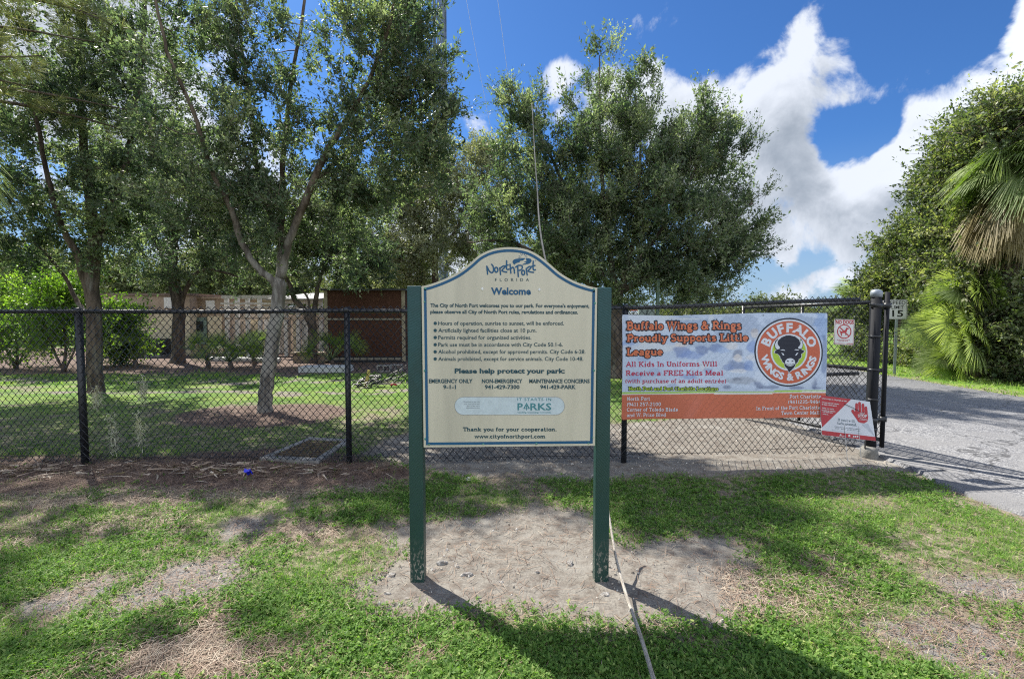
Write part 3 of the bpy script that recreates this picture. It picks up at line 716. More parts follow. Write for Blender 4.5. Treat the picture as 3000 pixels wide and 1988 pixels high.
for i in range(9):
    Y = 10.6 + i * .95; px = 12.5 + .25 * math.sin(i * 2.1); hgt = .75 + .35 * math.sin(i * 1.7); b = np.array([px + .5, Y, 0])
    spot = ['nearest the right edge of the photo', 'just behind the nearest low bush', 'under the brown dead branches', 'below the vine curtain', 'in front of the big palm', 'beneath the lower palmetto fronds', 'left of the lower palmetto', 'behind the foot of the speed limit post', 'farthest along the verge'][i]
    tree('low_bush', 'low leafy bush edging the grass verge, ' + spot, 'bush', b, [([b, b + [0, 0, hgt * .6]], .03, .015)], [((px + .5, Y, hgt * .55), (.75, .7, hgt * .6))], 46, 9, 13, .38, .07, VINE_M, BARK_DARK, 120 + i, 'low bushes edging the verge', .5, .1, .8, twigr=.008, minz=.08, tint=.10)

# ------------------------------------------------------------------ palms
PALM_M = leaf_mat('palm_frond', (.06, .10, .03), (.14, .20, .06), (.44, .49, .27), .46, .55, .35, (1.3, 1.5, .4))
PALM_OLD = leaf_mat('palm_frond_old', (.13, .10, .05), (.25, .21, .10), (.42, .36, .19), .30, .5, .35, (1.2, 1.2, .6))
STALK_M = mat('palm_stalk', (.14, .20, .06), (.10, .14, .05), 12, .5)
def frond(hub, fwd, R_, rg, nseg=44, droop=.5, wind=(-.35, 0, 0), spreadang=118, fold=.25, tint=.5, w0=.034, roll=0.0):
    """a fan of pleated strips"""
    fwd = unit(fwd); side = unit(np.cross(fwd, [0, 0, 1.0])); up = np.cross(side, fwd); side, up = side * math.cos(roll) + up * math.sin(roll), up * math.cos(roll) - side * math.sin(roll); q = []; tn = []
    wind = np.asarray(wind)
    for k in range(nseg):
        ph = R(-spreadang + 2 * spreadang * (k + .5) / nseg); ln = R_ * (.72 + .28 * math.cos(ph * .8)) * rg.uniform(.9, 1.08)
        d = fwd * math.cos(ph) + side * math.sin(ph) + up * (fold * abs(math.sin(ph)) + rg.normal(0, .03))
        d = unit(d); wv = unit(np.cross(d, up)); pp = [hub]
        m = 6
        for j in range(1, m + 1):
            t = j / m; pp.append(hub + d * ln * t + (np.array([0, 0, -1.0]) * droop + wind) * (t ** 2.2) * ln * .55)
        jt = rg.normal(0, .08)
        for j in range(m):
            w1 = w0 * R_ * (.25 + 1.0 * math.sin(math.pi * min(1, (j / m) * .75 + .08))) * (1 if j else .35); w2 = w0 * R_ * (.25 + 1.0 * math.sin(math.pi * min(1, ((j + 1) / m) * .75 + .08)))
            if j == m - 1: w2 = .003
            q.append([pp[j] - wv * w1, pp[j] + wv * w1, pp[j + 1] + wv * w2, pp[j + 1] - wv * w2]); tn.append(np.clip(tint + jt + .1 * j / m, 0, 1))
    return q, tn
def palm(name, label, base, top, nf, R_, pet, seed, cat='palm', group=None, wind=(-.4, 0, 0), skirt=0, droop=.5, el=(-.3, 1.2), azc=None, trunkr=.16, tint=.5, w0=.0135, nseg=64, roll=(0, .5)):
    rg = np.random.default_rng(seed); root = thing(name, label, cat, base, group); base = np.asarray(base, float); top = np.asarray(top, float)
    mb = MB()
    if trunkr: mb.tube(catmull([base - [0, 0, .1], base * .5 + top * .5 + [.05, 0, 0], top], 5), [trunkr * 1.15] + [trunkr] * 9 + [trunkr * .9], 12); mb.build('trunk', BARK_DARK, root, True)
    st = MB(); q = []; tn = []; q2 = []; tn2 = []
    for i in range(nf + skirt):
        old = i >= nf
        az = i * 2.39996 + rg.normal(0, .2) if azc is None else azc[0] + rg.uniform(-1, 1) * azc[1]
        e = rg.uniform(*el) if not old else rg.uniform(-1.35, -.75)
        d = np.array([math.cos(az) * math.cos(e), math.sin(az) * math.cos(e), math.sin(e)]); L = pet * rg.uniform(.75, 1.2) * (.7 if old else 1)
        h = top + d * L + np.array([0, 0, -.12 * L]) + np.asarray(wind) * L * .3
        st.tube([top, top + d * L * .5 + np.array([0, 0, .05 * L]), h], [.018, .014, .010], 5)
        f = unit(d + np.asarray(wind) * .5 + np.array([0, 0, -.25]))
        a, b_ = frond(h, f, R_ * rg.uniform(.85, 1.1), rg, nseg, droop * (1.6 if old else 1), np.asarray(wind), 118 if not old else 70, .25, (tint + rg.normal(0, .12)) if not old else rg.uniform(.2, .7), w0, rg.normal(*roll))
        if old: q2 += a; tn2 += b_
        else: q += a; tn += b_
    st.build('stalk', STALK_M, root, True)
    quads('fronds', np.array(q), PALM_M, root, tn)
    if q2: quads('dead_skirt', np.array(q2), PALM_OLD, root, tn2)
    return root
def at(px, py, Y): return P(px, py, Y)
G3 = 'palms in the roadside thicket'
t = at(2348, 395, 12.4); palm('cabbage_palm', 'tall cabbage palm with drooping tan skirt at the right edge', (t[0] + .3, 12.8, 0), t, 30, .80, .62, 201, group=G3, skirt=60, droop=1.3, wind=(-.34, 0, -.2), nseg=54, tint=.55, el=(-.5, 1.1))
t = at(2262, 690, 13.0); palm('palmetto', 'green palmetto fan in the middle of the roadside thicket', (t[0] + .2, 13.6, 0), t, 12, .66, .5, 202, group=G3, wind=(-.28, 0, 0), droop=.35, azc=(3.4, 1.6), roll=(1.25, .35), el=(-.2, .9), trunkr=.09, tint=.72)
t = at(2244, 770, 13.2); palm('palmetto', 'broad windblown palmetto sweeping left behind the speed limit sign', (t[0] + .2, 14.1, 0), t, 17, .72, .72, 203, group=G3, wind=(-.35, 0, -.05), droop=.40, azc=(3.3, 1.1), roll=(1.25, .35), el=(-.3, .7), trunkr=.09, tint=.85)
t = at(2215, 838, 13.1); palm('palmetto', 'lowest palmetto with fans just above the grass verge', (t[0] + .1, 13.7, 0), t, 9, .55, .5, 204, group=G3, wind=(-.3, 0, -.1), droop=.35, azc=(3.0, 1.3), roll=(1.25, .35), el=(-.25, .6), trunkr=.08, tint=.70)
t = at(2010, 700, 21.0); palm('cabbage_palm', 'distant palm showing above the gate post', (t[0] + .2, 21.2, 0), t, 14, 1.0, .7, 205, group=G3, wind=(-.4, 0, 0), droop=.4, trunkr=.14, tint=.6)
# palm just out of the frame on the left, its frond tips hanging in
t = np.array([-5.95, 4.55, 3.75]); palm('cabbage_palm', 'palm whose yellow green frond tips hang in at the left edge', (-6.05, 4.6, 0), t, 12, .74, .42, 206, wind=(.12, 0, -.25), droop=1.0, azc=(.25, .55), el=(-.7, .25), trunkr=.14, tint=.85, w0=.0075, nseg=60)
# young palmettos before the buildings
G4 = 'young palmettos by the buildings'
for i, (px, py, by, Y, n_, rr, lab) in enumerate([(478, 772, 840, 15.5, 11, .42, 'small palmetto right of the oak before the tan building'), (530, 740, 845, 15.2, 14, .50, 'tallest young palmetto before the white framed shed'), (585, 750, 835, 16.5, 10, .40, 'slender palmetto left of the pale oak trunk'),
                                                (765, 812, 850, 15.8, 14, .55, 'spiky palmetto at the foot of the rust brown shed'), (310, 790, 838, 15.8, 8, .35, 'small palmetto in front of the air conditioners')]):
    t = at(px, by, Y); t[2] = .22; palm('palmetto', lab, (t[0], Y, 0), t, n_ - 2, rr * 1.0, .55 + .5 * rr, 220 + i, group=G4, wind=(.03, 0, 0), droop=.2, el=(.25, 1.45), trunkr=.07, tint=.42, nseg=28, w0=.017, roll=(.6, .7))

# pine reaching in at the top left: long pale needles
PINE_M = leaf_mat('pine_needle', (.09, .12, .04), (.20, .22, .09), (.40, .40, .20), .3, .45, .35, (1.2, 1.3, .6))
rg = np.random.default_rng(31); base = np.array([-9.6, 7.6, 0.0])
root = thing('pine_tree', 'long needled pine reaching into the top left corner', 'tree', base)
mb = MB(); mb.tube([base - [0, 0, .1], base + [0, 0, 4], base + [.2, 0, 8], base + [.1, .1, 10]], [.20, .17, .13, .06], 10)
Qn = []
for i in range(30):
    z0 = rg.uniform(5.0, 9); p0 = base + [0, 0, z0]; az = rg.normal(-.05, .45); L = rg.uniform(1.6, 4.0); d = np.array([math.cos(az), math.sin(az), rg.uniform(-.1, .25)])
    pts = [p0, p0 + d * L * .5 + [0, 0, .15], p0 + d * L + [0, 0, -.05]]; mb.tube(catmull(pts, 4), [.045, .04, .035, .03, .025, .02, .016, .012, .01], 5)
    for j in range(16):
        c = pts[1] + (pts[2] - pts[1]) * rg.uniform(-.4, 1.05) + rg.normal(0, .16, 3); ax = unit(d + rg.normal(0, .5, 3) + [0, 0, .2])
        dn = nrmz(ax * .9 + rg.normal(0, .55, (46, 3))); o = np.repeat(c[None], 46, 0); Ln = rg.uniform(.16, .27, 46)
        s = nrmz(np.cross(dn, rg.normal(0, 1, (46, 3)))) * .0032; e = o + dn * Ln[:, None] + np.array([0, 0, -.03]) ; Qn.append(np.stack([o - s, o + s, e + s * .4, e - s * .4], 1))
mb.build('trunk', BARK_DARK, root, True); Qn = np.concatenate(Qn)
quads('needles', Qn, PINE_M, root, np.clip(rg.normal(.6, .2, len(Qn)), 0, 1))
# ================================================================== LETTERING
def sans(body, bold=0.0, space=1.0):
    c = bpy.data.curves.new('lettering', 'FONT'); c.body = body; c.offset = bold; c.space_character = space; c.resolution_u = 2
    o = bpy.data.objects.new('lettering', c); COL.objects.link(o)
    m = bpy.data.meshes.new_from_object(o.evaluated_get(bpy.context.evaluated_depsgraph_get()))
    V = np.array([v.co[:2] for v in m.vertices]); Fs = [tuple(p.vertices) for p in m.polygons]
    bpy.data.objects.remove(o); bpy.data.curves.remove(c); bpy.data.meshes.remove(m)
    return V, Fs
def arc(cx, cy, rx, ry, a0, a1, n=12):
    return [(cx + rx * math.cos(R(a0 + (a1 - a0) * i / n)), cy + ry * math.sin(R(a0 + (a1 - a0) * i / n))) for i in range(n + 1)]
def ribbon(pts, w, cap=False):
    """flat stroke of even width along a 2-D polyline"""
    p = np.array(pts, float); n = len(p); V = []; F = []
    closed = n > 3 and np.hypot(*(p[0] - p[-1])) < 1e-6
    for i in range(n):
        a = p[i] - p[i - 1] if i else (p[-1] - p[-2] if closed else p[1] - p[0])
        b = p[i + 1] - p[i] if i < n - 1 else (p[1] - p[0] if closed else p[-1] - p[-2])
        a = a / (np.hypot(*a) + 1e-9); b = b / (np.hypot(*b) + 1e-9); t = a + b; t /= np.hypot(*t) + 1e-9
        nn = np.array([-t[1], t[0]]); k = 1 / max(.5, float(nn @ np.array([-a[1], a[0]])))
        V += [p[i] + nn * w / 2 * k, p[i] - nn * w / 2 * k]
    F = [(2 * i, 2 * i + 1, 2 * i + 3, 2 * i + 2) for i in range(n - 1)]
    if cap and not closed:
        for e, d in ((0, p[0] - p[1]), (n - 1, p[-1] - p[-2])):
            a0 = math.degrees(math.atan2(d[1], d[0])); o = len(V); V += [np.array(q) for q in arc(p[e][0], p[e][1], w / 2, w / 2, a0 - 90, a0 + 90, 7)]; F.append(tuple(range(o, o + 8)))
    return np.array(V), F
# a bold slab-serif alphabet drawn as pen strokes: (advance, strokes, serifs (x0, x1, y))
X_ = .68
def _glyphs():
    g = {}; o = lambda cx, rx=.25, cy=X_ / 2, ry=X_ / 2 - .07: arc(cx, cy, rx, ry, 0, 360, 20)
    bs = lambda x, a=.17: (x - a, x + a, .05); ts = lambda x, h: (x - .17, x + .06, h - .05)
    st = lambda x, a, b: [(x, a), (x, b)]
    arch = lambda x0, x1: [(x0, .38)] + arc((x0 + x1) / 2, .40, (x1 - x0) / 2, .21, 165, 0, 8) + [(x1, .0)]
    g['a'] = (.74, [arc(.33, .43, .20, .185, 150, 0, 8) + [(.53, .0)], [(.53, .36)] + arc(.32, .20, .20, .14, 75, 285, 10) + [(.53, .16)]], [(.5, .68, .05)])
    g['b'] = (.80, [st(.17, 0, 1), arc(.40, .34, .24, .28, -180, 180, 18)], [(.0, .2, .95)])
    g['c'] = (.68, [arc(.36, .34, .25, .28, 45, 320, 16)], [])
    g['d'] = (.82, [st(.60, 0, 1), arc(.36, .34, .24, .28, 0, 360, 18)], [(.43, .63, .95), (.58, .76, .05)])
    g['e'] = (.72, [[(.12, .36), (.59, .36)] + arc(.36, .34, .24, .28, 5, 315, 16)], [])
    g['é'] = (.72, g['e'][1] + [[(.34, .80), (.50, .95)]], [])
    g['f'] = (.52, [[(.20, 0)] + [(.20, .72)] + arc(.38, .76, .18, .17, 180, 60, 6)], [bs(.2), (.04, .44, X_ - .05)])
    g['g'] = (.74, [arc(.34, .42, .20, .20, 0, 360, 16), arc(.36, -.14, .25, .14, 0, 360, 16), [(.20, .26), (.16, .14), (.26, .06), (.5, .02)]], [(.52, .70, .62)])
    g['h'] = (.86, [st(.18, 0, 1), arch(.18, .64)], [bs(.18), bs(.64), (.02, .2, .95)])
    g['i'] = (.44, [st(.21, 0, X_), [(.21, .80), (.21, .95)]], [bs(.21), ts(.21, X_)])
    g['k'] = (.82, [st(.18, 0, 1), [(.22, .30), (.58, X_ - .06)], [(.34, .40), (.62, .05)]], [bs(.18), (.46, .72, X_ - .05), (.48, .80, .05), (.02, .2, .95)])
    g['l'] = (.44, [st(.21, 0, 1)], [bs(.21), (.04, .22, .95)])
    g['m'] = (1.26, [st(.18, 0, X_), arch(.18, .60), arch(.60, 1.04)], [bs(.18), bs(.60), bs(1.04), ts(.18, X_)])
    g['n'] = (.86, [st(.18, 0, X_), arch(.18, .64)], [bs(.18), bs(.64), ts(.18, X_)])
    g['o'] = (.74, [o(.37)], [])
    g['p'] = (.80, [st(.17, -.3, X_), arc(.40, .34, .24, .28, -180, 180, 18)], [bs(.17, .16)[:2] + (-.26,), ts(.17, X_)])
    g['r'] = (.62, [st(.18, 0, X_), [(.18, .36)] + arc(.42, .40, .22, .20, 165, 60, 6)], [bs(.18), ts(.18, X_)])
    g['s'] = (.64, [arc(.31, .50, .17, .12, 20, 250, 8) + arc(.31, .19, .19, .14, 70, -160, 8)], [])
    g['t'] = (.54, [[(.20, .92), (.20, .18)] + arc(.35, .18, .15, .12, 180, 320, 6)], [(.02, .44, X_ - .05)])
    g['u'] = (.86, [[(.18, X_), (.18, .28)] + arc(.40, .28, .22, .21, 180, 350, 8), st(.64, 0, X_)], [(.02, .2, X_ - .05), (.48, .66, X_ - .05), (.62, .80, .05)])
    g['v'] = (.76, [[(.12, X_), (.38, .04), (.64, X_)]], [(-.02, .28, X_ - .05), (.50, .78, X_ - .05)])
    g['w'] = (1.10, [[(.12, X_), (.32, .05), (.55, X_ - .05), (.78, .05), (.98, X_)]], [(-.02, .26, X_ - .05), (.42, .66, X_ - .05), (.84, 1.12, X_ - .05)])
    g['y'] = (.78, [[(.12, X_), (.39, .06)], [(.66, X_), (.36, -.18), (.24, -.24), (.12, -.2)]], [(-.02, .28, X_ - .05), (.52, .80, X_ - .05)])
    g['A'] = (.98, [[(.10, 0), (.49, .96), (.88, 0)], [(.24, .33), (.74, .33)]], [(-.04, .28, .05), (.70, 1.02, .05)])
    g['B'] = (.90, [st(.20, 0, 1), [(.2, .95), (.45, .95)] + arc(.45, .745, .22, .205, 90, -90, 8) + [(.2, .54)], [(.45, .54)] + arc(.47, .295, .26, .245, 90, -90, 8) + [(.2, .05)]], [(.0, .2, .05), (.0, .2, .95)])
    g['C'] = (.90, [arc(.47, .5, .36, .44, 45, 318, 18)], [])
    g['E'] = (.88, [st(.20, 0, 1), [(.7, .74), (.7, .95), (.2, .95)], [(.74, .28), (.74, .05), (.2, .05)], [(.2, .52), (.52, .52)]], [(.0, .2, .05), (.0, .2, .95)])
    g['F'] = (.82, [st(.20, 0, 1), [(.7, .72), (.7, .95), (.2, .95)], [(.2, .50), (.54, .50)]], [(.0, .42, .05), (.0, .2, .95)])
    g['H'] = (1.0, [st(.20, 0, 1), st(.80, 0, 1), [(.2, .5), (.8, .5)]], [(.0, .4, .05), (.0, .4, .95), (.6, 1.0, .05), (.6, 1.0, .95)])
    g['I'] = (.46, [st(.22, 0, 1)], [(.02, .42, .05), (.02, .42, .95)])
    g['K'] = (1.0, [st(.20, 0, 1), [(.24, .44), (.72, .94)], [(.40, .58), (.80, .06)]], [(.0, .4, .05), (.0, .4, .95), (.58, .92, .95), (.64, 1.0, .05)])
    g['L'] = (.80, [st(.20, 0, 1), [(.72, .34), (.72, .05), (.2, .05)]], [(.0, .2, .05), (.0, .42, .95)])
    g['M'] = (1.14, [st(.18, 0, 1), [(.2, .95), (.56, .15), (.92, .95)], st(.94, 0, 1)], [(.0, .36, .05), (.76, 1.12, .05), (.0, .2, .95), (.92, 1.12, .95)])
    g['N'] = (1.0, [st(.20, 0, 1), [(.2, .95), (.78, .05)], st(.78, 0, 1)], [(.02, .38, .05), (.0, .2, .95), (.6, .96, .95)])
    g['O'] = (.98, [arc(.49, .5, .38, .44, 0, 360, 22)], [])
    g['P'] = (.86, [st(.20, 0, 1), [(.2, .95), (.46, .95)] + arc(.46, .70, .26, .25, 90, -90, 8) + [(.2, .45)]], [(.0, .4, .05), (.0, .2, .95)])
    g['R'] = (.96, [st(.20, 0, 1), [(.2, .95), (.46, .95)] + arc(.46, .72, .24, .23, 90, -90, 8) + [(.2, .49)], [(.46, .48), (.78, .05)]], [(.0, .4, .05), (.0, .2, .95), (.68, .96, .05)])
    g['S'] = (.76, [arc(.38, .73, .24, .21, 25, 255, 10) + arc(.38, .28, .26, .23, 75, -160, 10)], [])
    g['T'] = (.86, [st(.43, 0, 1), [(.08, .72), (.08, .95), (.78, .95), (.78, .72)]], [(.23, .63, .05)])
    g['U'] = (.98, [[(.20, 1), (.20, .36)] + arc(.48, .36, .28, .30, 180, 360, 10) + [(.76, 1)]], [(.0, .4, .95), (.58, .94, .95)])
    g['W'] = (1.32, [[(.12, 1), (.38, .06), (.65, .95), (.92, .06), (1.18, 1)]], [(-.04, .3, .95), (.5, .8, .95), (1.0, 1.34, .95)])
    g['0'] = (.74, [arc(.37, .5, .25, .44, 0, 360, 20)], []); g['1'] = (.74, [st(.38, 0, 1), [(.38, .95), (.2, .84)]], [(.18, .58, .05)])
    g['2'] = (.74, [arc(.36, .70, .23, .24, 165, -20, 8) + [(.12, .06), (.64, .06)]], []); g['3'] = (.74, [arc(.34, .73, .22, .21, 150, -80, 8) + arc(.34, .28, .25, .23, 80, -150, 8)], [])
    g['4'] = (.74, [[(.50, 0), (.50, .95), (.10, .3), (.68, .3)]], [(.34, .66, .05)]); g['5'] = (.74, [[(.60, .94), (.22, .94), (.18, .54)] + arc(.36, .32, .25, .27, 130, -150, 10)], [])
    g['6'] = (.74, [arc(.38, .30, .24, .25, 0, 360, 16), [(.14, .34)] + arc(.46, .46, .33, .48, 180, 95, 6)], []); g['7'] = (.74, [[(.12, .76), (.12, .94), (.62, .94), (.32, 0)]], [])
    g['9'] = (.74, [arc(.36, .68, .24, .25, 0, 360, 16), [(.60, .66)] + arc(.28, .54, .33, .48, 0, -85, 6)], []); g['-'] = (.46, [[(.06, .36), (.40, .36)]], [])
    g['('] = (.42, [arc(.50, .42, .34, .62, 130, 230, 8)], []); g[')'] = (.42, [arc(-.08, .42, .34, .62, 50, -50, 8)], []); g['.'] = (.34, [[(.16, 0), (.16, .17)]], [])
    g[','] = (.34, [[(.18, .14), (.12, -.14)]], []); g["'"] = (.30, [[(.16, 1), (.13, .72)]], [])
    g['&'] = (1.0, [[(.86, .02), (.34, .62)] + arc(.42, .79, .15, .15, 200, -60, 10) + [(.26, .46)] + arc(.37, .26, .24, .22, 130, 330, 10) + [(.80, .50)]], [(.66, .94, .52)])
    return g
GLY = _glyphs()
def slab(body, w=.17, cap=False, space=1.0):
    V = []; F = []; x = 0; zz = []
    def put(v, f, z):
        o = len(V); V.extend(np.asarray(v)); F.extend([tuple(i + o for i in q) for q in f]); zz.extend([z] * len(v))
    for ch in body:
        if ch == ' ': x += .42 * space; continue
        adv, st, sf = GLY[ch]; z = 0
        for s in st:
            v, f = ribbon([(a + x, b) for a, b in s], w, cap); put(v, f, z); z += 1
        for a, b, y in sf:
            e = (w - .15) if cap else 0; h = .05 + e / 2
            put([(x + a - e / 2, y - h), (x + b + e / 2, y - h), (x + b + e / 2, y + h), (x + a - e / 2, y + h)], [(0, 1, 2, 3)], z); z += 1
        x += adv * space
    return np.array(V), F, np.array(zz)
class Layer:
    """flat artwork collected in drawing coordinates and laid on a surface by a mapper (x, y, lift) -> point"""
    def __init__(s, mapper, lift): s.m = mapper; s.lift = lift; s.mb = MB(); s.k = 0
    def put(s, V, F, z=None):
        z = np.zeros(len(V)) if z is None else z
        s.mb.add([s.m(v[0], v[1], s.lift + .00012 * (zz + s.k % 3)) for v, zz in zip(V, z)], F); s.k += 1; return s
    def poly(s, pts):
        t = tessellate_polygon([[Vector((a, b, 0)) for a, b in pts]]); return s.put(np.array(pts, float), [tuple(q) for q in t])
    def ring(s, cx, cy, r0, r1, n=64, ry=1.0):
        V = []; [V.extend([(cx + r0 * math.cos(2 * math.pi * i / n), cy + ry * r0 * math.sin(2 * math.pi * i / n)), (cx + r1 * math.cos(2 * math.pi * i / n), cy + ry * r1 * math.sin(2 * math.pi * i / n))]) for i in range(n)]
        return s.put(np.array(V), [(2 * i, 2 * i + 1, (2 * i + 3) % (2 * n), (2 * i + 2) % (2 * n)) for i in range(n)])
    def disc(s, cx, cy, r, n=40, ry=1.0): return s.poly([(cx + r * math.cos(2 * math.pi * i / n), cy + ry * r * math.sin(2 * math.pi * i / n)) for i in range(n)])
    def stroke(s, pts, w, cap=True): return s.put(*ribbon(pts, w, cap))
    def text(s, body, x0, x1, yb, cap, style='sans', bold=.01, space=1.0, w=.17, slope=0.0, round_=False):
        if style == 'sans': V, F = sans(body, bold, space); z = None; unit_ = .686
        else: V, F, z = slab(body, w, round_, space); unit_ = 1.0
        e = ((w - .15) / 2) if (style != 'sans' and round_) else 0
        mn, mx = V[:, 0].min() + e, V[:, 0].max() - e; k = (x1 - x0) / (mx - mn)
        xs = x0 + (V[:, 0] - mn) * k
        return s.put(np.stack([xs, yb - V[:, 1] * cap / unit_ + (xs - x0) * slope], 1), F, z)
    def build(s, name, m, parent): return s.mb.build(name, m, parent)
def flat(name, rgb, rough=.5, spec=.4): return mat(name, rgb, tuple(c * .9 for c in rgb), 30, rough, 0, 0, None, spec)

# ================================================================== WELCOME SIGN
SB = D(960, 1333); YS = float(D(1175, 1333)[1]) - .04      # front of posts
def MS(cx, cy, lift):      # drawing pixels measured on the board -> its front plane
    p = P((1180 + cx / 2.45) / S, (700 + cy / 2.45) / S, YS); return (p[0], YS - .012 - lift, p[2])
def sign_post_mat():
    m = bpy.data.materials.new('green_stained_wood'); m.use_nodes = True
    t = NT(m.node_tree); b = t.n['Principled BSDF']; co = t.new('ShaderNodeTexCoord').outputs['Object']
    wv = t.new('ShaderNodeTexWave', wave_type='RINGS', rings_direction='Y'); wv.inputs['Scale'].default_value = 26; wv.inputs['Distortion'].default_value = 5; wv.inputs['Detail'].default_value = 3; wv.inputs['Detail Scale'].default_value = 1.6
    t.link(t.vmath('MULTIPLY', co, (1, 1, .8)), wv.inputs['Vector'])
    sp = t.new('ShaderNodeSeparateXYZ'); t.link(co, sp.inputs[0])
    c = t.mix(t.smooth(t.noise(co, 6, 5, .6), .35, .7), (.007, .056, .060), (.006, .042, .042))
    c = t.mix(t.smooth(sp.outputs[2], .55, 1.7, .75, 0.), c, (.009, .040, .029))
    chip = t.math('MULTIPLY', t.smooth(t.noise(t.vmath('MULTIPLY', co, (70, 70, 34)), 1.0, 5, .7), .54, .60), t.smooth(sp.outputs[2], .30, .02))
    c = t.mix(chip, c, (.27, .25, .21))
    t.link(c, b.inputs['Base Color']); b.inputs['Roughness'].default_value = .48
    bn = t.new('ShaderNodeBump'); bn.inputs['Strength'].default_value = .16; bn.inputs['Distance'].default_value = .004
    t.link(wv.outputs[0], bn.inputs['Height']); t.link(bn.outputs[0], b.inputs['Normal'])
    return m
POST_M = sign_post_mat()
CREAM = mat('cream_panel', (.55, .515, .41), (.49, .46, .365), 7.0, .42, 0, 0, None, .45, (1, 1, .12), (.35, .72), (.43, .405, .325))
BLUE = flat('teal_blue_ink', (.008, .085, .19)); INK = flat('dark_teal_ink', (.010, .060, .085)); PILL = flat('pale_sticker', (.50, .58, .62)); PALE_TXT = flat('sticker_teal', (.06, .22, .25)); GREY_TXT = flat('sticker_grey', (.25, .28, .32))
sign = thing('welcome_sign', 'cream park welcome sign with arched top between two green posts', 'sign', (0, YS, 0))
for (xa, xb, ytop) in ((30, 133, 336), (1396, 1500, 347)):
    a = MS(xa, ytop, 0); b_ = MS(xb, ytop, 0); wd = b_[0] - a[0]
    mb = MB(); mb.box(a[0], b_[0], YS, YS + wd, -.25, a[2]); mb.build('post', POST_M, sign, False, .006)
BO = [(137, 340), (200, 325), (300, 288), (400, 238), (480, 178), (555, 115), (650, 74), (765, 60), (880, 74), (965, 112), (1042, 170), (1130, 245), (1230, 303), (1330, 338), (1394, 351)]
BO = [tuple(p) for p in catmull(BO, 4)] + [(1377, 1478), (153, 1490)]
def inset(pts, d):
    p = np.array(pts); n = len(p); out = []
    for i in range(n):
        a = unit(p[i] - p[i - 1]); b = unit(p[(i + 1) % n] - p[i]); na = np.array([-a[1], a[0]]); nb = np.array([-b[1], b[0]]); m = na + nb
        out.append(p[i] + m * d / max(.35, 1 + na @ nb))
    return [tuple(q) for q in out]
fr = [MS(x, y, 0) for x, y in BO]; bk = [(x, y + .026, z) for x, y, z in fr]; n = len(fr); mb = MB()
tri = tessellate_polygon([[Vector((x, y, 0)) for x, y in BO]])
mb.add(fr + bk, [tuple(q) for q in tri] + [tuple(i + n for i in q[::-1]) for q in tri] + [(i, (i + 1) % n, n + (i + 1) % n, n + i) for i in range(n)])
mb.build('panel', CREAM, sign)
L = Layer(MS, .0012); o1 = inset(BO, 16); o2 = inset(BO, 35)
L.put(np.array(o1 + o2), [(i, (i + 1) % n, n + (i + 1) % n, n + i) for i in range(n)]); L.build('border', BLUE, sign)
T1 = Layer(MS, .0016)
cl = lambda x, y: ((1380 + x / 8.711 - 1180) * 2.45, (720 + y / 8.711 - 700) * 2.45)      # the emblem was measured at a larger scale
lp = lambda pts: [cl(*p) for p in pts]
cm = lambda pts: [tuple(q) for q in catmull(pts, 5)]
kk = 2.45 / 8.711
E_ = Layer(MS, .0014)
for st_ in ([(405, 525), (425, 728)], cm([(405, 525), (465, 640), (530, 690), (575, 640), (565, 530), (530, 478)]), arc(645, 615, 40, 62, 0, 360, 18), [(735, 565), (755, 738)],
            cm([(738, 580), (830, 518), (862, 548), (790, 630), (850, 665), (912, 672)]), cm([(910, 388), (905, 560), (922, 606), (970, 600)]), [(862, 520), (945, 494)], [(995, 475), (1016, 702)],
            cm([(1006, 600), (1060, 552), (1098, 596), (1108, 700)]), [(1190, 530), (1205, 788)], cm([(1142, 545), (1205, 505), (1292, 512), (1308, 565), (1270, 618), (1205, 634)]), arc(1330, 688, 38, 58, 0, 360, 18),
            [(1405, 582), (1432, 750)], cm([(1408, 590), (1490, 532), (1525, 562), (1455, 640), (1510, 668), (1592, 682)]), cm([(1585, 398), (1580, 570), (1600, 620), (1642, 614)]), [(1542, 530), (1630, 506)]):
    E_.stroke(lp(st_), 36 * kk)
E_.poly(lp(cm([(1105, 485), (1075, 455), (1060, 415), (1078, 372), (1140, 340), (1225, 330), (1310, 336), (1340, 356), (1320, 378), (1250, 390), (1244, 408), (1232, 428), (1165, 442), (1105, 485)])[:-1]))
E_.poly(lp(cm([(1390, 325), (1470, 325), (1530, 350), (1540, 400), (1500, 450), (1420, 475), (1310, 490), (1345, 455), (1405, 447), (1380, 424), (1338, 415), (1400, 400), (1412, 372), (1390, 325)])[:-1]))
E_.poly(lp(arc(1326, 318, 48, 50, 0, 180, 14)))
for q in ([(1205, 305), (1260, 312)], [(1220, 262), (1260, 283)], [(1265, 212), (1292, 250)], [(1318, 198), (1320, 245)], [(1370, 205), (1352, 250)], [(1418, 240), (1380, 275)], [(1435, 290), (1392, 303)]): E_.stroke(lp(q), 13 * kk, False)
E_.stroke([(946, 156), (957, 156)], 4, False)
E_.build('emblem', BLUE, sign)
T1.text('FLORIDA', 663, 905, 304, 21, bold=.006, space=2.2)
T1.build('state_name', INK, sign)
TW = Layer(MS, .0016); TW.text('Welcome', 634, 919, 399, 48, bold=.034); TW.build('heading', BLUE, sign)
T2 = Layer(MS, .0016)
for body, x0, x1, yb, cap, bd in [("The City of North Port welcomes you to our park. For everyone's enjoyment,", 200, 1337, 488, 25, .030), ('please observe all City of North Port rules, regulations and ordinances.', 200, 1256, 534, 25, .030)]:
    T2.text(body, x0, x1, yb, cap, bold=bd, slope=.004 if yb < 500 else .003)
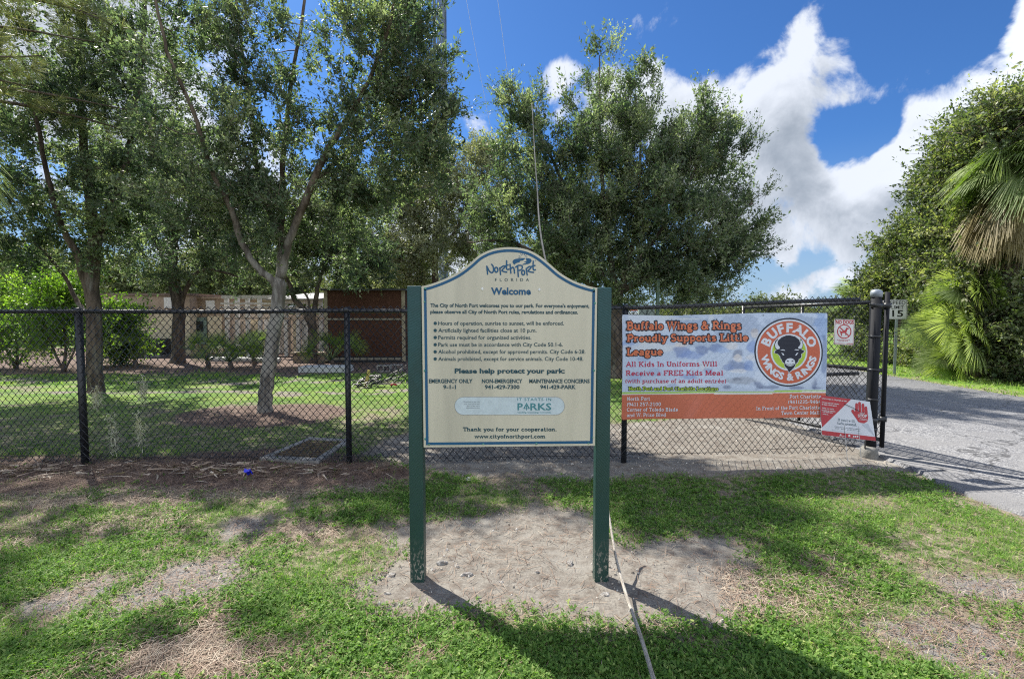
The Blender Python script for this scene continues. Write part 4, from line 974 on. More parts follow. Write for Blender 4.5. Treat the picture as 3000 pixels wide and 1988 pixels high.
for i, (body, x1) in enumerate([('Hours of operation, sunrise to sunset, will be enforced.', 1155), ('Artificially lighted facilities close at 10 p.m.', 960), ('Permits required for organized activities.', 922), ('Park use must be in accordance with City Code 50.1-6.', 1148),
                                ('Alcohol prohibited, except for approved permits. City Code 6-28.', 1309), ('Animals prohibited, except for service animals. City Code 10-48.', 1294)]):
    y = 617 + i * 50.8; T2.text(body, 257, x1, y, 27, bold=.012); T2.disc(235, y - 13, 12, 16)
T2.text('Please help protect your park:', 374, 1162, 960, 33, bold=.036)
for body, x0, x1, yb in [('EMERGENCY ONLY', 190, 502, 1030), ('NON-EMERGENCY', 569, 858, 1030), ('MAINTENANCE CONCERNS', 907, 1339, 1030), ('9-1-1', 292, 383, 1072), ('941-429-7300', 590, 838, 1072), ('941-429-PARK', 986, 1240, 1072)]:
    T2.text(body, x0, x1, yb, 27, bold=.030)
T2.text('Thank you for your cooperation.', 433, 1102, 1374, 27, 'slab', w=.21)
T2.text('www.cityofnorthport.com', 515, 1022, 1424, 26, 'slab', w=.21)
T2.build('lettering', INK, sign)
PK = Layer(MS, .0014); pill = arc(438, 1194, 63, 63, 90, 270, 16) + arc(1096, 1194, 63, 63, 270, 450, 16); PK.poly(pill); st_o = PK.build('sticker', PILL, sign)
ED = Layer(MS, .0018); ED.stroke(pill + [pill[0]], 2.2, False); ED.build('sticker_edge', GREY_TXT, sign)
PT = Layer(MS, .0022); PT.text('IT STARTS IN', 823, 1064, 1157, 20, bold=.008, space=1.2); PT.text('P', 823, 862, 1223, 48, bold=.02); PT.text('RKS', 915, 1065, 1223, 48, bold=.02)
PT.stroke([(868, 1214), (888, 1178), (908, 1214)], 8, False); PT.stroke([(872, 1212), (904, 1212)], 5, False); PT.stroke([(888, 1190), (888, 1224)], 6, False); PT.text('Coaching. Connecting. Community.', 823, 1065, 1244, 9, bold=.02); PT.build('sticker_lettering', PALE_TXT, sign)
PG = Layer(MS, .0022)
for i, (body, x0) in enumerate([('Download an app with', 440), ('your smart phone and', 441), ('start to view parks', 461), ('information online', 457)]): PG.text(body, x0, 552, 1167 + i * 14.5, 8, bold=.004)
PG.build('sticker_small_print', GREY_TXT, sign)
SCREW = mat('painted_screw', (.10, .30, .22), (.06, .2, .15), 20, .4); WHITE = mat('white_cap', (.75, .75, .72), (.65, .65, .62), 20, .4)
for i, (x, y) in enumerate([(166, 354), (160, 450), (160, 943), (162, 1430), (190, 1468), (578, 1466), (960, 1464), (1332, 1460), (1360, 1420), (1368, 942), (1375, 460), (1368, 362)]):
    c = MS(x, y, 0); mb = MB(); mb.rock((c[0], c[1], c[2]), .0062, i, 1.0); mb.build('screw', SCREW, sign, True)
for x, y in ((570, 360), (978, 366)):
    c = MS(x, y, 0); mb = MB(); mb.rock((c[0], c[1], c[2]), .0085, 3, 1.0); mb.build('screw_cap', WHITE, sign, True)

# ================================================================== CHAIN LINK FENCE
BLACK = mat('black_vinyl', (.010, .011, .014), (.016, .018, .022), 14, .42, 0, .15, 60, .5)
BLACK2 = mat('black_paint_worn', (.014, .015, .019), (.018, .019, .022), 5, .7, 0, .1, 30, .15, (1, 1, .3), (.4, .7))
WIRE = mat('black_vinyl_wire', (.008, .009, .011), (.014, .015, .018), 30, .38, 0, 0, None, .55)
YF = 5.60
def fence_y(x): return YF if x < 1.28 else YF + (x - 1.28) * (5.93 - YF) / (4.21 - 1.28)
def rail_z(x): return float(np.interp(x, [-8, -4.5, -1.0, 1.28, 4.2], [1.745, 1.735, 1.745, 1.775, 1.885]))
def weave(mb, pos, x0, x1, zb, zt, dw=.077, dh=.090, r=.0044):
    """zigzag wires of a chain link fabric; pos(u, z, off) -> point"""
    n = int(round((x1 - x0) / (dw / 2))); 
    for i in range(n):
        u = x0 + i * dw / 2; b = zb(u); t = zt(u); m = int(round((t - b) / (dh / 2))); pts = []
        for j in range(m + 1):
            s = (j + i) % 2; pts.append(pos(u + (dw / 2 if s else 0) + (.0015 if s else -.0015), b + (t - b) * j / m, (.003 if s else -.003)))
        mb.tube(pts, r, 4, cap=False)
fence = thing('chain_link_fence', 'black vinyl chain link fence running across behind the sign', 'fence', (-2, YF, 0))
for px, rr in ((-415, .032), (194, .038), (806, .032), (1442, .032)):
    x = P(px, 1000, YF)[0]; zt = rail_z(x) + .012; mb = MB(); mb.tube([(x, fence_y(x), -.2), (x, fence_y(x), zt)], rr, 14); mb.lathe((x, fence_y(x), zt - .035), [(rr + .006, 0), (rr + .007, .035), (rr * .8, .052), (rr * .3, .058)], 14); mb.build('post', BLACK, fence, True)
mb = MB(); xs = np.linspace(-7.5, 4.12, 40); mb.tube([(x, fence_y(x), rail_z(x) - .012 + .004 * math.sin(x * 2.3)) for x in xs], .0225, 12)
mb.build('top_rail', BLACK, fence, True)
mb = MB(); mb.tube([(x, fence_y(x), .93 + .02 * (x - 1.2)) for x in np.linspace(1.30, 4.14, 6)], .021, 10); mb.build('brace_rail', BLACK, fence, True)
mb = MB(); weave(mb, lambda u, z, o: (u, fence_y(u) - .034 + o + .006 * math.sin(u * 3) * math.sin(z * 4), z), -7.4, 4.10, lambda u: .045 + .03 * (u > 1.2) + .02 * math.sin(u * 1.3), lambda u: rail_z(u) + .042)
kind(mb.build('mesh_fabric', WIRE, fence), 'stuff')
mb = MB(); mb.tube([(x, fence_y(x) - .040, .085 + .03 * (x > 1.2) + .012 * math.sin(x * 2.1)) for x in np.linspace(-7.4, 4.1, 60)], .0028, 5); mb.build('tension_wire', WIRE, fence)
mb = MB()
for x in np.arange(-7.2, 4.0, .61):
    z = rail_z(x) - .012; mb.tube([(x + .02 * math.sin(a), fence_y(x) + .027 * math.cos(a) - .004, z + .027 * math.sin(a)) for a in np.linspace(0, 6.1, 9)], .0025, 4)
mb.build('wire_ties', WIRE, fence)

# gate post with dome cap and concrete footing, and the open gate leaf hung on it
gp = P(2011, 1055, 5.97); gx_, gy_ = gp[0], 5.97
gate_post = thing('gate_post', 'thick black gate post with grey dome cap at the road edge', 'post', (gx_, gy_, 0))
mb = MB(); mb.tube([(gx_, gy_, -.3), (gx_, gy_, 1.93)], .055, 24); mb.build('shaft', BLACK2, gate_post, True)
mb = MB(); mb.lathe((gx_, gy_, 1.90), [(.063, 0), (.064, .045), (.060, .068), (.044, .085), (.02, .093)], 24); mb.build('cap', mat('galvanised_cap', (.20, .23, .27), (.28, .31, .34), 10, .5, .3), gate_post, True)
mb = MB(); mb.lathe((gx_ - .045, gy_ - .03, -.2), [(.10, 0), (.10, .21), (.09, .27), (.065, .30)], 20); mb.build('footing', mat('old_concrete', (.22, .21, .19), (.14, .135, .12), 14, .9, 0, .6), gate_post, True)
bands = (1.80, 1.42, 1.02, .66, .30)
for z in bands:
    mb = MB(); mb.lathe((gx_, gy_, z), [(.062, 0), (.0625, .022)], 24); mb.box(gx_ - .13, gx_ - .07, gy_ - .075, gy_ - .068, z, z + .022); mb.build('tension_band', BLACK, gate_post, True)
mb = MB(); mb.box(gx_ - .118, gx_ - .112, gy_ - .073, gy_ - .054, .05, 1.86); mb.build('tension_bar', BLACK, gate_post)
A0 = P(2037, 1040, 6.02)[:2]; A1 = np.array([3.73, 8.03]); dv = (A1 - A0); GL = float(np.hypot(*dv)); dv = dv / GL
gate = thing('swing_gate', 'black chain link gate leaf standing open behind the fence', 'gate', (A0[0], A0[1], 0))
gpos = lambda u, z, o=0: (A0[0] + dv[0] * u + dv[1] * o, A0[1] + dv[1] * u - dv[0] * o, z)
mb = MB(); mb.tube([gpos(0, .07), gpos(0, 1.965)], .026, 14); mb.build('hinge_stile', BLACK2, gate, True)
mb = MB(); mb.tube([gpos(GL, .10), gpos(GL, 1.86)], .026, 12); mb.build('end_stile', BLACK, gate, True)
for z0, z1, nm in ((1.845, 1.80, 'top_rail'), (1.01, .99, 'mid_rail'), (.16, .15, 'bottom_rail')):
    mb = MB(); mb.tube([gpos(.02, z0), gpos(GL - .02, z1)], .024, 12); mb.build(nm, BLACK, gate, True)
mb = MB(); mb.tube([gpos(GL * .52, .16), gpos(GL * .52, 1.82)], .020, 10); mb.build('centre_stile', BLACK, gate, True)
mb = MB(); weave(mb, lambda u, z, o: gpos(u, z, .03 + o), .05, GL - .05, lambda u: .14, lambda u: 1.80); kind(mb.build('mesh_fabric', WIRE, gate), 'stuff')
for z in (1.80, .42):
    mb = MB(); mb.lathe((A0[0], A0[1], z - .03), [(.040, 0), (.041, .06)], 16); mb.obox(((gx_ + A0[0]) / 2, (gy_ + A0[1]) / 2, z), (1, 0, 0), (0, 1, 0), (0, 0, 1), .09, .018, .016); mb.lathe((gx_, gy_, z - .025), [(.0645, 0), (.065, .05)], 20)
    mb.tube([(A0[0] - .06, A0[1] - .02, z - .05), (A0[0] - .06, A0[1] - .02, z + .06)], .008, 8); mb.build('hinge', BLACK, gate, True)
# ================================================================== BANNER ON THE FENCE
def on_fence(px, py, off):
    """photo pixel (3000 wide) -> point on the plane of the right fence bay, off metres in front of it"""
    d = ray(px / S, py / S); o = np.array([0, 0, CAM_H]); k = (5.93 - YF) / (4.21 - 1.28)
    nrm = np.array([k, -1, 0.0]); nrm /= np.linalg.norm(nrm); q = np.array([1.28, YF, 0]) + nrm * off
    return o + d * (np.dot(q - o, nrm) / np.dot(d, nrm)), nrm
def MBN(cx, cy, lift):
    u = cx / 1000.0; v = cy / 1000.0
    wv = .010 * math.sin(5.2 * u + 2.2 * v) + .008 * math.sin(9.5 * u - 4.5 * v + 1) * v + .009 * math.sin(3.0 * v + 2.4 * u + 2) + .016 * math.exp(-((u - v * .35 - 1.38) / .07) ** 2) * max(0, .55 - v) * 2 + .008 * math.exp(-((u + v * .5 - 1.18) / .05) ** 2) * (v > .75) * (v - .75) * 4
    p, n = on_fence(1800 + cx / 2.8, 840 + cy / 2.8, .075)
    return tuple(p + n * (wv + lift))
banner = thing('vinyl_banner', 'large orange and pale blue restaurant banner tied to the fence', 'banner', tuple(MBN(900, 650, 0)))
def bilin(s, t):
    top = 228 + (215 - 228) * s + 12 * math.sin(math.pi * min(1, s * 1.5)) * (s < .66) - 6 * math.sin(math.pi * s) * (s > .3); bot = 1090 + (1072 - 1090) * s - 6 * math.sin(math.pi * s)
    y = top + (bot - top) * t; xl = 60 + 8 * math.sin(math.pi * t) - 2 * t; xr = 1746 - 20 * t ** 1.5
    return xl + (xr - xl) * s, y
NXB, NYB = 220, 116
BLOB = [  # soft printed picture: (x, y, rx, ry, colour) in drawing pixels
    (900, 560, 2000, 600, (176, 190, 212)), (250, 270, 240, 120, (202, 208, 216)), (620, 300, 230, 60, (120, 140, 170)), (560, 262, 200, 10, (200, 206, 212)), (800, 300, 26, 90, (196, 204, 214)), (780, 460, 260, 60, (150, 166, 190)),
    (1000, 330, 260, 110, (134, 150, 176)), (1500, 290, 300, 60, (128, 144, 170)), (1690, 330, 60, 160, (120, 150, 196)), (1720, 560, 34, 180, (88, 110, 150)), (90, 330, 30, 130, (160, 174, 200)), (110, 470, 60, 40, (120, 148, 200)),
    (290, 440, 110, 34, (206, 200, 196)), (360, 420, 70, 40, (160, 184, 224)), (330, 500, 260, 40, (204, 208, 214)), (520, 380, 50, 34, (150, 150, 160)), (560, 540, 80, 54, (92, 114, 168)), (640, 560, 110, 38, (120, 144, 196)), (720, 520, 60, 44, (84, 106, 156)),
    (560, 470, 70, 24, (206, 196, 190)), (840, 500, 60, 40, (88, 112, 166)), (900, 520, 60, 30, (150, 172, 210)), (1152, 382, 34, 36, (208, 200, 194)), (1150, 362, 34, 16, (150, 150, 160)), (1140, 500, 54, 60, (104, 134, 192)), (1130, 580, 70, 30, (198, 200, 206)), (960, 480, 60, 36, (206, 204, 204)),
    (1012, 548, 50, 34, (96, 106, 132)), (1016, 588, 34, 38, (214, 208, 204)), (1010, 650, 92, 46, (84, 104, 150)), (930, 660, 50, 30, (120, 140, 184)), (1100, 640, 46, 52, (110, 138, 192)), (1010, 690, 70, 16, (216, 218, 222)), (1040, 770, 120, 34, (140, 146, 158)), (1000, 755, 40, 18, (110, 118, 136)), (1170, 800, 40, 40, (78, 92, 128)),
    (920, 820, 40, 20, (92, 104, 136)), (1250, 820, 90, 16, (96, 108, 140)), (1480, 826, 80, 14, (92, 104, 138)), (1640, 800, 24, 60, (84, 98, 134)), (1660, 828, 50, 12, (80, 94, 128)), (1580, 760, 70, 70, (190, 202, 220)), (450, 640, 300, 60, (186, 200, 222)), (330, 700, 60, 40, (150, 168, 200)), (170, 740, 70, 40, (150, 170, 206)),
    (620, 740, 80, 26, (120, 142, 190)), (740, 650, 40, 40, (196, 200, 208)), (240, 590, 50, 26, (140, 160, 200)), (450, 800, 300, 30, (206, 212, 222)), (1200, 740, 60, 60, (196, 206, 222)), (780, 690, 40, 30, (130, 150, 190)), (480, 810, 50, 16, (140, 158, 196))]
vs = []; cl_ = []
for j in range(NYB + 1):
    for i in range(NXB + 1):
        cx, cy = bilin(i / NXB, j / NYB); vs.append(MBN(cx, cy, 0)); cl_.append((cx, cy))
cl_ = np.array(cl_); colr = np.tile(np.array(srgb(178, 192, 214)), (len(cl_), 1))
nz = fbm(cl_[:, 0] / 46, cl_[:, 1] / 34, 5, 4) - .5
for x, y, rx, ry, c in BLOB[1:]:
    a = 1 - sstep(np.hypot((cl_[:, 0] - x) / rx, (cl_[:, 1] - y) / ry) + nz * .9, .70, 1.10); a = a * .62; colr = colr * (1 - a[:, None]) + np.array(srgb(*c)) * a[:, None]
st_ = ((cl_[:, 1] % 13) < 5) & ((cl_[:, 0] > 1100) & (cl_[:, 1] < 330) | (cl_[:, 0] > 380) & (cl_[:, 0] < 740) & (cl_[:, 1] > 270) & (cl_[:, 1] < 330)); colr[st_] *= 1.09
band = 866 + (cl_[:, 0] - 60) * -.002
fr_ = [(cl_[:, 1] > 858 - .012 * cl_[:, 0] + 8, srgb(150, 186, 72)), (cl_[:, 1] > 868 - .012 * cl_[:, 0] + 8, srgb(206, 208, 206)), (cl_[:, 1] > 880 - .012 * cl_[:, 0] + 8, srgb(182, 98, 72))]
for msk, c in fr_: colr[msk] = c
me = bpy.data.meshes.new('sheet'); me.from_pydata(vs, [], [(j * (NXB + 1) + i, j * (NXB + 1) + i + 1, (j + 1) * (NXB + 1) + i + 1, (j + 1) * (NXB + 1) + i) for j in range(NYB) for i in range(NXB)])
ca = me.color_attributes.new('print', 'FLOAT_COLOR', 'POINT'); ca.data.foreach_set('color', np.concatenate([colr, np.ones((len(colr), 1))], 1).astype(np.float32).ravel())
BN_M = bpy.data.materials.new('printed_vinyl'); BN_M.use_nodes = True; t = NT(BN_M.node_tree); b = t.n['Principled BSDF']
a = t.new('ShaderNodeAttribute'); a.attribute_name = 'print'; t.link(a.outputs['Color'], b.inputs['Base Color']); b.inputs['Roughness'].default_value = .38; b.inputs['Specular IOR Level'].default_value = .5
tr = t.new('ShaderNodeBsdfTranslucent'); t.link(a.outputs['Color'], tr.inputs['Color']); mx = t.new('ShaderNodeMixShader'); mx.inputs[0].default_value = .06
t.link(b.outputs[0], mx.inputs[1]); t.link(tr.outputs[0], mx.inputs[2]); t.link(mx.outputs[0], t.n['Material Output'].inputs['Surface'])
link_mesh('sheet', me, BN_M, banner, True)
def vinyl(name, rgb): return flat(name, rgb, .38)
ORANGE = vinyl('orange_ink', srgb(200, 112, 78)); NAVY = vinyl('navy_ink', (.010, .014, .030)); PALE = vinyl('pale_ink', srgb(206, 212, 222)); CRIM = vinyl('crimson_ink', srgb(178, 34, 72)); RING_O = vinyl('ring_orange', srgb(188, 96, 70)); LIME = vinyl('lime_ink', srgb(168, 196, 64))
ln = [('Buffalo Wings & Rings', 98, 1042, 352, 66, -.004), ('Proudly Supports Little', 100, 1098, 450, 60, -.006), ('League', 100, 398, 562, 60, -.006)]
A_ = Layer(MBN, .0015); B_ = Layer(MBN, .0035)
for body, x0, x1, yb, cap, sl in ln:
    A_.text(body, x0, x1, yb, cap, 'slab', w=.42, slope=sl, round_=True); B_.text(body, x0, x1, yb, cap, 'slab', w=.21, slope=sl)
A_.text('North Port and Port Charlotte Locations', 118, 852, 848, 27, 'slab', w=.46, round_=True); A_.build('headline_outline', NAVY, banner); B_.build('headline', ORANGE, banner)
L_ = Layer(MBN, .0035); L_.text('North Port and Port Charlotte Locations', 118, 852, 848, 27, 'slab', w=.19); L_.build('locations_line', LIME, banner)
C_ = Layer(MBN, .003)
C_.text('All Kids In Uniforms Will', 93, 845, 655, 42, 'slab', w=.16, slope=-.004); C_.text('Receive a FREE Kids Meal', 93, 892, 728, 42, 'slab', w=.16, slope=-.003); C_.text('(with purchase of an adult entrée)', 93, 914, 788, 34, 'slab', w=.15)
C_.build('offer', CRIM, banner)
W_ = Layer(MBN, .003)
for body, x0, x1, yb in [('North Port', 105, 295, 933), ('(941) 257-2100', 105, 383, 978), ('Corner of Toledo Blade', 104, 521, 1022), ('and W. Price Blvd', 104, 424, 1066), ('Port Charlotte', 1434, 1696, 913), ('(941)235-9464', 1424, 1694, 957), ('In Front of the Port Charlotte', 1151, 1690, 1006), ('Town Center Mall', 1362, 1685, 1047)]:
    W_.text(body, x0, x1, yb, 29, 'slab', w=.15, slope=-.006)
W_.build('addresses', PALE, banner)
# round emblem, measured at 5.6 px per photo pixel
em = lambda x, y, lift: MBN((2150 + x / 5.6 - 1800) * 2.8, (900 + y / 5.6 - 840) * 2.8, lift)
EC = (890, 735)
for nm, r, lift, m_ in (('emblem_rim', 562, .0012, NAVY), ('emblem_white', 538, .0022, PALE), ('emblem_ring', 512, .0034, RING_O)):
    q = Layer(em, lift)
    for rr in range(8): q.ring(EC[0], EC[1], r * rr / 8 + .01, r * (rr + 1) / 8, 72)
    q.build(nm, m_, banner)
q = Layer(em, .0046); q.ring(EC[0], EC[1], 274, 300, 64)
def curved(body, a0, a1, r, cap, inward):
    """letters set one by one round the ring"""
    n = len(body); wid = {'I': .5, 'W': 1.35, '&': 1.0, ' ': .5, 'L': .8, 'F': .85}; ws = [wid.get(c, 1.0) for c in body]; tot = sum(ws); x = 0
    for c, w_ in zip(body, ws):
        am = R(a0 + (a1 - a0) * (x + w_ / 2) / tot); x += w_
        if c == ' ': continue
        V, F = sans(c, .045); V = V - np.array([(V[:, 0].min() + V[:, 0].max()) / 2, .343]); V = V * cap / .686 * np.array([1.05, 1])
        rad = np.array([math.cos(am), -math.sin(am)]); tan = np.array([math.sin(am), math.cos(am)])
        if inward: rad = -rad; tan = -tan
        ctr = np.array(EC) + r * np.array([math.cos(am), -math.sin(am)])
        q.put(np.array([ctr + tan * v[0] + rad * v[1] for v in V]), F)
curved('BUFFALO', 166, 14, 402, 140, False); curved('WINGS & RINGS', 190, 352, 404, 108, True)
q.build('emblem_lettering', PALE, banner)
q = Layer(em, .0040)
for rr in range(5): q.ring(EC[0], EC[1] + 3, 276 * rr / 5 + .01, 276 * (rr + 1) / 5, 48)
q.build('emblem_field', LIME, banner)
HEAD = [(900, 455), (985, 478), (1045, 525), (1072, 590), (1068, 640), (1045, 680), (1090, 690), (1140, 715), (1108, 750), (1085, 762), (1092, 800), (1070, 840), (1052, 836), (1040, 880), (1012, 920), (1005, 900), (985, 965), (955, 1005), (890, 1065), (868, 1010), (822, 965), (812, 905), (785, 895), (770, 850), (752, 838), (745, 800), (710, 762), (653, 745), (668, 708), (702, 692), (738, 690), (700, 610), (712, 545), (765, 492), (838, 460)]
q = Layer(em, .0050); ctr = np.mean(HEAD, 0); q.poly([tuple(ctr + (np.array(p) - ctr) * 1.055) for p in HEAD]); q.build('emblem_halo', PALE, banner)
q = Layer(em, .0062); q.poly(HEAD)
HL = [(706, 508), (668, 552), (650, 612), (660, 668), (692, 704), (742, 694), (750, 655), (716, 622), (700, 572)]; HR = [(1072, 500), (1102, 545), (1116, 605), (1106, 660), (1078, 692), (1030, 690), (1028, 655), (1062, 620), (1074, 570)]
q.poly(HL); q.poly(HR); q.build('buffalo_head', NAVY, banner)
q = Layer(em, .0074)
for hp in (HL, HR):
    c_ = np.mean(hp, 0); q.poly([tuple(c_ + (np.array(p) - c_) * .80) for p in hp])
q.poly([(742, 702), (775, 688), (808, 690), (826, 710), (790, 704)]); q.poly([(968, 694), (1000, 684), (1036, 690), (1052, 704), (1010, 702)])
q.poly([(762, 742), (796, 752), (812, 786), (786, 782)]); q.poly([(1040, 736), (1006, 752), (984, 788), (1012, 782)]); q.disc(906, 896, 82, 32, .80); q.build('buffalo_highlights', PALE, banner)
q = Layer(em, .0086); q.poly([(846, 866), (882, 872), (880, 894), (862, 884)]); q.poly([(964, 864), (930, 872), (932, 892), (950, 882)]); q.stroke([(846, 926), (880, 936), (906, 930), (934, 936), (966, 924)], 9); q.build('buffalo_muzzle_lines', NAVY, banner)
TIE = mat('cable_tie', (.02, .02, .022), None, 10, .5)
for x, y in ((64, 236), (640, 234), (1220, 236), (1742, 220), (62, 1086), (640, 1082), (1220, 1074), (1722, 1070)):
    c = np.array(MBN(x, y, .004)); mb = MB(); mb.tube([c + [0, 0, .012], c, c + [.002, .05, .014]], .003, 5); mb.build('cable_tie', TIE, banner)

# NO DOGS sign
def MD(cx, cy, lift):
    p, n = on_fence(1800 + cx / 2.8, 840 + cy / 2.8, .055); return tuple(p + n * lift)
RED = flat('sign_red', (.42, .035, .045), .4); SIGNW = mat('sign_white', (.62, .62, .62), (.54, .54, .54), 6, .35)
def plate(name, m, corners, thick, parent, mp):
    f = [np.array(mp(x, y, 0)) for x, y in corners]; n = unit(np.cross(f[1] - f[0], f[3] - f[0])); n = n if n[1] < 0 else -n; k = [p - n * thick for p in f]
    mb = MB(); mb.add(f + k, [(0, 1, 2, 3), (7, 6, 5, 4), (0, 4, 5, 1), (1, 5, 6, 2), (2, 6, 7, 3), (3, 7, 4, 0)]); return mb.build(name, m, parent)
dogs = thing('warning_sign', 'small white NO DOGS sign with red symbol wired to the fence', 'sign', MD(1886, 372, 0))
CD_ = [(1806, 264), (1971, 268), (1962, 478), (1800, 472)]; plate('plate', SIGNW, CD_, .003, dogs, MD)
q = Layer(MD, .0014); q.text('NO DOGS', 1816, 1962, 304, 30, bold=.035); q.ring(1885, 366, 51, 59, 48); q.stroke([(1846, 328), (1924, 404)], 9, False)
q.poly([(1852, 372), (1846, 358), (1850, 352), (1858, 366), (1880, 360), (1894, 352), (1902, 338), (1904, 332), (1912, 336), (1924, 339), (1922, 346), (1910, 349), (1906, 366), (1900, 376), (1902, 398), (1896, 398), (1892, 378), (1872, 378), (1864, 386), (1868, 400), (1862, 402), (1856, 388)])
q.text('Service Animals Welcome', 1824, 1932, 436, 7); q.text('City Code 10-48', 1838, 1914, 447, 7); q.text('City of North Port', 1808, 1874, 464, 5); q.stroke([(1905, 464), (1955, 466)], 5, False)
cy_ = inset(CD_, 4); cz_ = inset(CD_, 6); q.put(np.array(cy_ + cz_), [(i, (i + 1) % 4, 4 + (i + 1) % 4, 4 + i) for i in range(4)]); q.build('lettering', RED, dogs)
for x, y in ((1811, 270), (1965, 274), (1957, 472), (1806, 466)):
    c = np.array(MD(x, y, .002)); mb = MB(); mb.rock(c, .005, 2, 1); mb.build('bolt', TIE, dogs)

# yard sign, tied askew to the fence between banner and gate post
def MY(cx, cy, lift):
    d = ray((2340 + cx / 5.227) / S, (1100 + cy / 5.227) / S); n = unit(np.array([-.05, -1, .10])); q0 = np.array([4.0, 5.74, .45]); o = np.array([0, 0, CAM_H]); return tuple(o + d * (np.dot(q0 - o, n) / np.dot(d, n)) + n * lift)
yard = thing('yard_sign', 'tilted red and white yard sign with red hand at the foot of the gate post', 'sign', MY(760, 650, 0))
CY = [(318, 296), (1090, 398), (1180, 1000), (356, 905)]; CORR = mat('corrugated_plastic', (.60, .62, .67), (.54, .56, .61), 5, .4); plate('board', CORR, CY, .005, yard, MY)
q = Layer(MY, .0014); q.poly([(318, 296), (800, 360), (358, 788), (345, 700)]); q.poly([(352, 836), (1172, 936), (1180, 998), (356, 903)])
q.poly([(870, 560), (900, 545), (1050, 560), (1064, 640), (1050, 700), (1000, 728), (950, 722), (900, 680), (872, 640)])
for a_, b_, w_ in [((884, 560), (886, 438), 42), ((938, 560), (930, 420), 42), ((988, 560), (982, 446), 42), ((1036, 580), (1028, 488), 40), ((930, 690), (826, 540), 46)]: q.stroke([a_, b_], w_)
q.build('red_print', RED, yard)
q = Layer(MY, .0026)
q.text('HELP', 932, 1008, 584, 22, 'slab', w=.18, slope=.02); q.text('STOP', 902, 1046, 630, 40, 'slab', w=.22, slope=.05); q.text('the spread', 932, 1030, 656, 14, bold=.02, slope=.1); q.text('of COVID-19', 925, 1040, 676, 14, bold=.02, slope=.1)
for i, (body, x0, x1, y) in enumerate([('Limit groups to 10 people or less', 352, 734, 352), ('Groups should remain', 352, 612, 412), ('at least 6 feet apart.', 352, 582, 442), ('Help our parks', 360, 540, 500), ('be safe by parking', 352, 562, 532), ('only what you', 362, 516, 556), ('came in.', 366, 450, 590)]): q.text(body, x0, x1, y, 18, bold=.03, slope=.12)
q.poly([(625, 912), (640, 886), (655, 912)]); q.stroke([(615, 916), (718, 922)], 7, False); q.poly([(758, 898), (786, 901), (786, 934), (758, 931)]); [q.poly([(x, 916), (x + 22, 919), (x + 22, 943), (x, 940)]) for x in (828, 858, 888)]
q.build('white_print', SIGNW, yard)
q = Layer(MY, .0020); q.text("If you're ill,", 597, 866, 690, 40, 'slab', w=.13, slope=.1); q.text('turn around.', 592, 884, 742, 40, 'slab', w=.13, slope=.1); q.text('County services are available online at', 548, 942, 782, 13, slope=.11); q.text('or by phone', 556, 938, 808, 13, slope=.11); q.stroke([(490, 828), (1000, 888)], 2, False)
q.build('dark_print', INK, yard)
q = Layer(MY, .0012); q.poly([(960, 740), (1168, 932), (1060, 735)]); q.build('grey_corner', flat('pale_grey_ink', (.46, .49, .55)), yard)
STEEL = mat('galvanised_wire', (.45, .46, .47), (.35, .36, .37), 20, .35, .7)
for cx in (692, 908):
    a = np.array(MY(cx, 600, -.008)); g_ = np.array([a[0] + .01, 5.66, -.12]); mb = MB(); mb.tube([a, g_], .0032, 6); mb.build('stake', STEEL, yard)
a = np.array(MY(692, 430, .006)); b_ = np.array(MY(930, 545, .006)); mb = MB(); mb.tube([a, (a + b_) / 2 + [0, 0, .004], b_], .0026, 5); mb.build('wire_tie', TIE, yard)

# speed limit sign beyond the road edge
YSP = 14.0; sp0 = P(2069, 866, YSP)
def MSP(cx, cy, lift): p = P((2404 + cx / 1.425) / S, (200 + cy / 1.425) / S, YSP - .05); return (p[0], p[1] - lift, p[2])
spd = thing('speed_limit_sign', 'white SPEED LIMIT 15 sign on a steel post beside the road', 'sign', (sp0[0], YSP, 0))
CS = [(281, 965), (362, 965), (362, 1047), (281, 1047)]; plate('plate', SIGNW, CS, .004, spd, MSP)
BLK = flat('sign_black', (.012, .012, .014)); q = Layer(MSP, .0025); q.text('SPEED', 289, 355, 986, 15, bold=.008); q.text('LIMIT', 296, 347, 1004, 14, bold=.008); q.text('15', 299, 345, 1036, 26, bold=.02)
i0 = inset(CS, 2.2); i1 = inset(CS, 3.4); q.put(np.array(i0 + i1), [(i, (i + 1) % 4, 4 + (i + 1) % 4, 4 + i) for i in range(4)]); q.build('lettering', BLK, spd)
mb = MB(); c = MSP(322, 1000, 0); zt = MSP(322, 968, 0)[2]
for dx, dy in ((-.030, .018), (.030, .018)): mb.box(c[0] + dx - .010, c[0] + dx + .010, YSP - .03 - dy * .0, YSP - .025, -.2, zt)
mb.box(c[0] - .020, c[0] + .020, YSP - .026, YSP - .010, -.2, zt); mb.build('post', mat('galvanised_post', (.28, .32, .36), (.36, .40, .44), 12, .5, .4), spd)

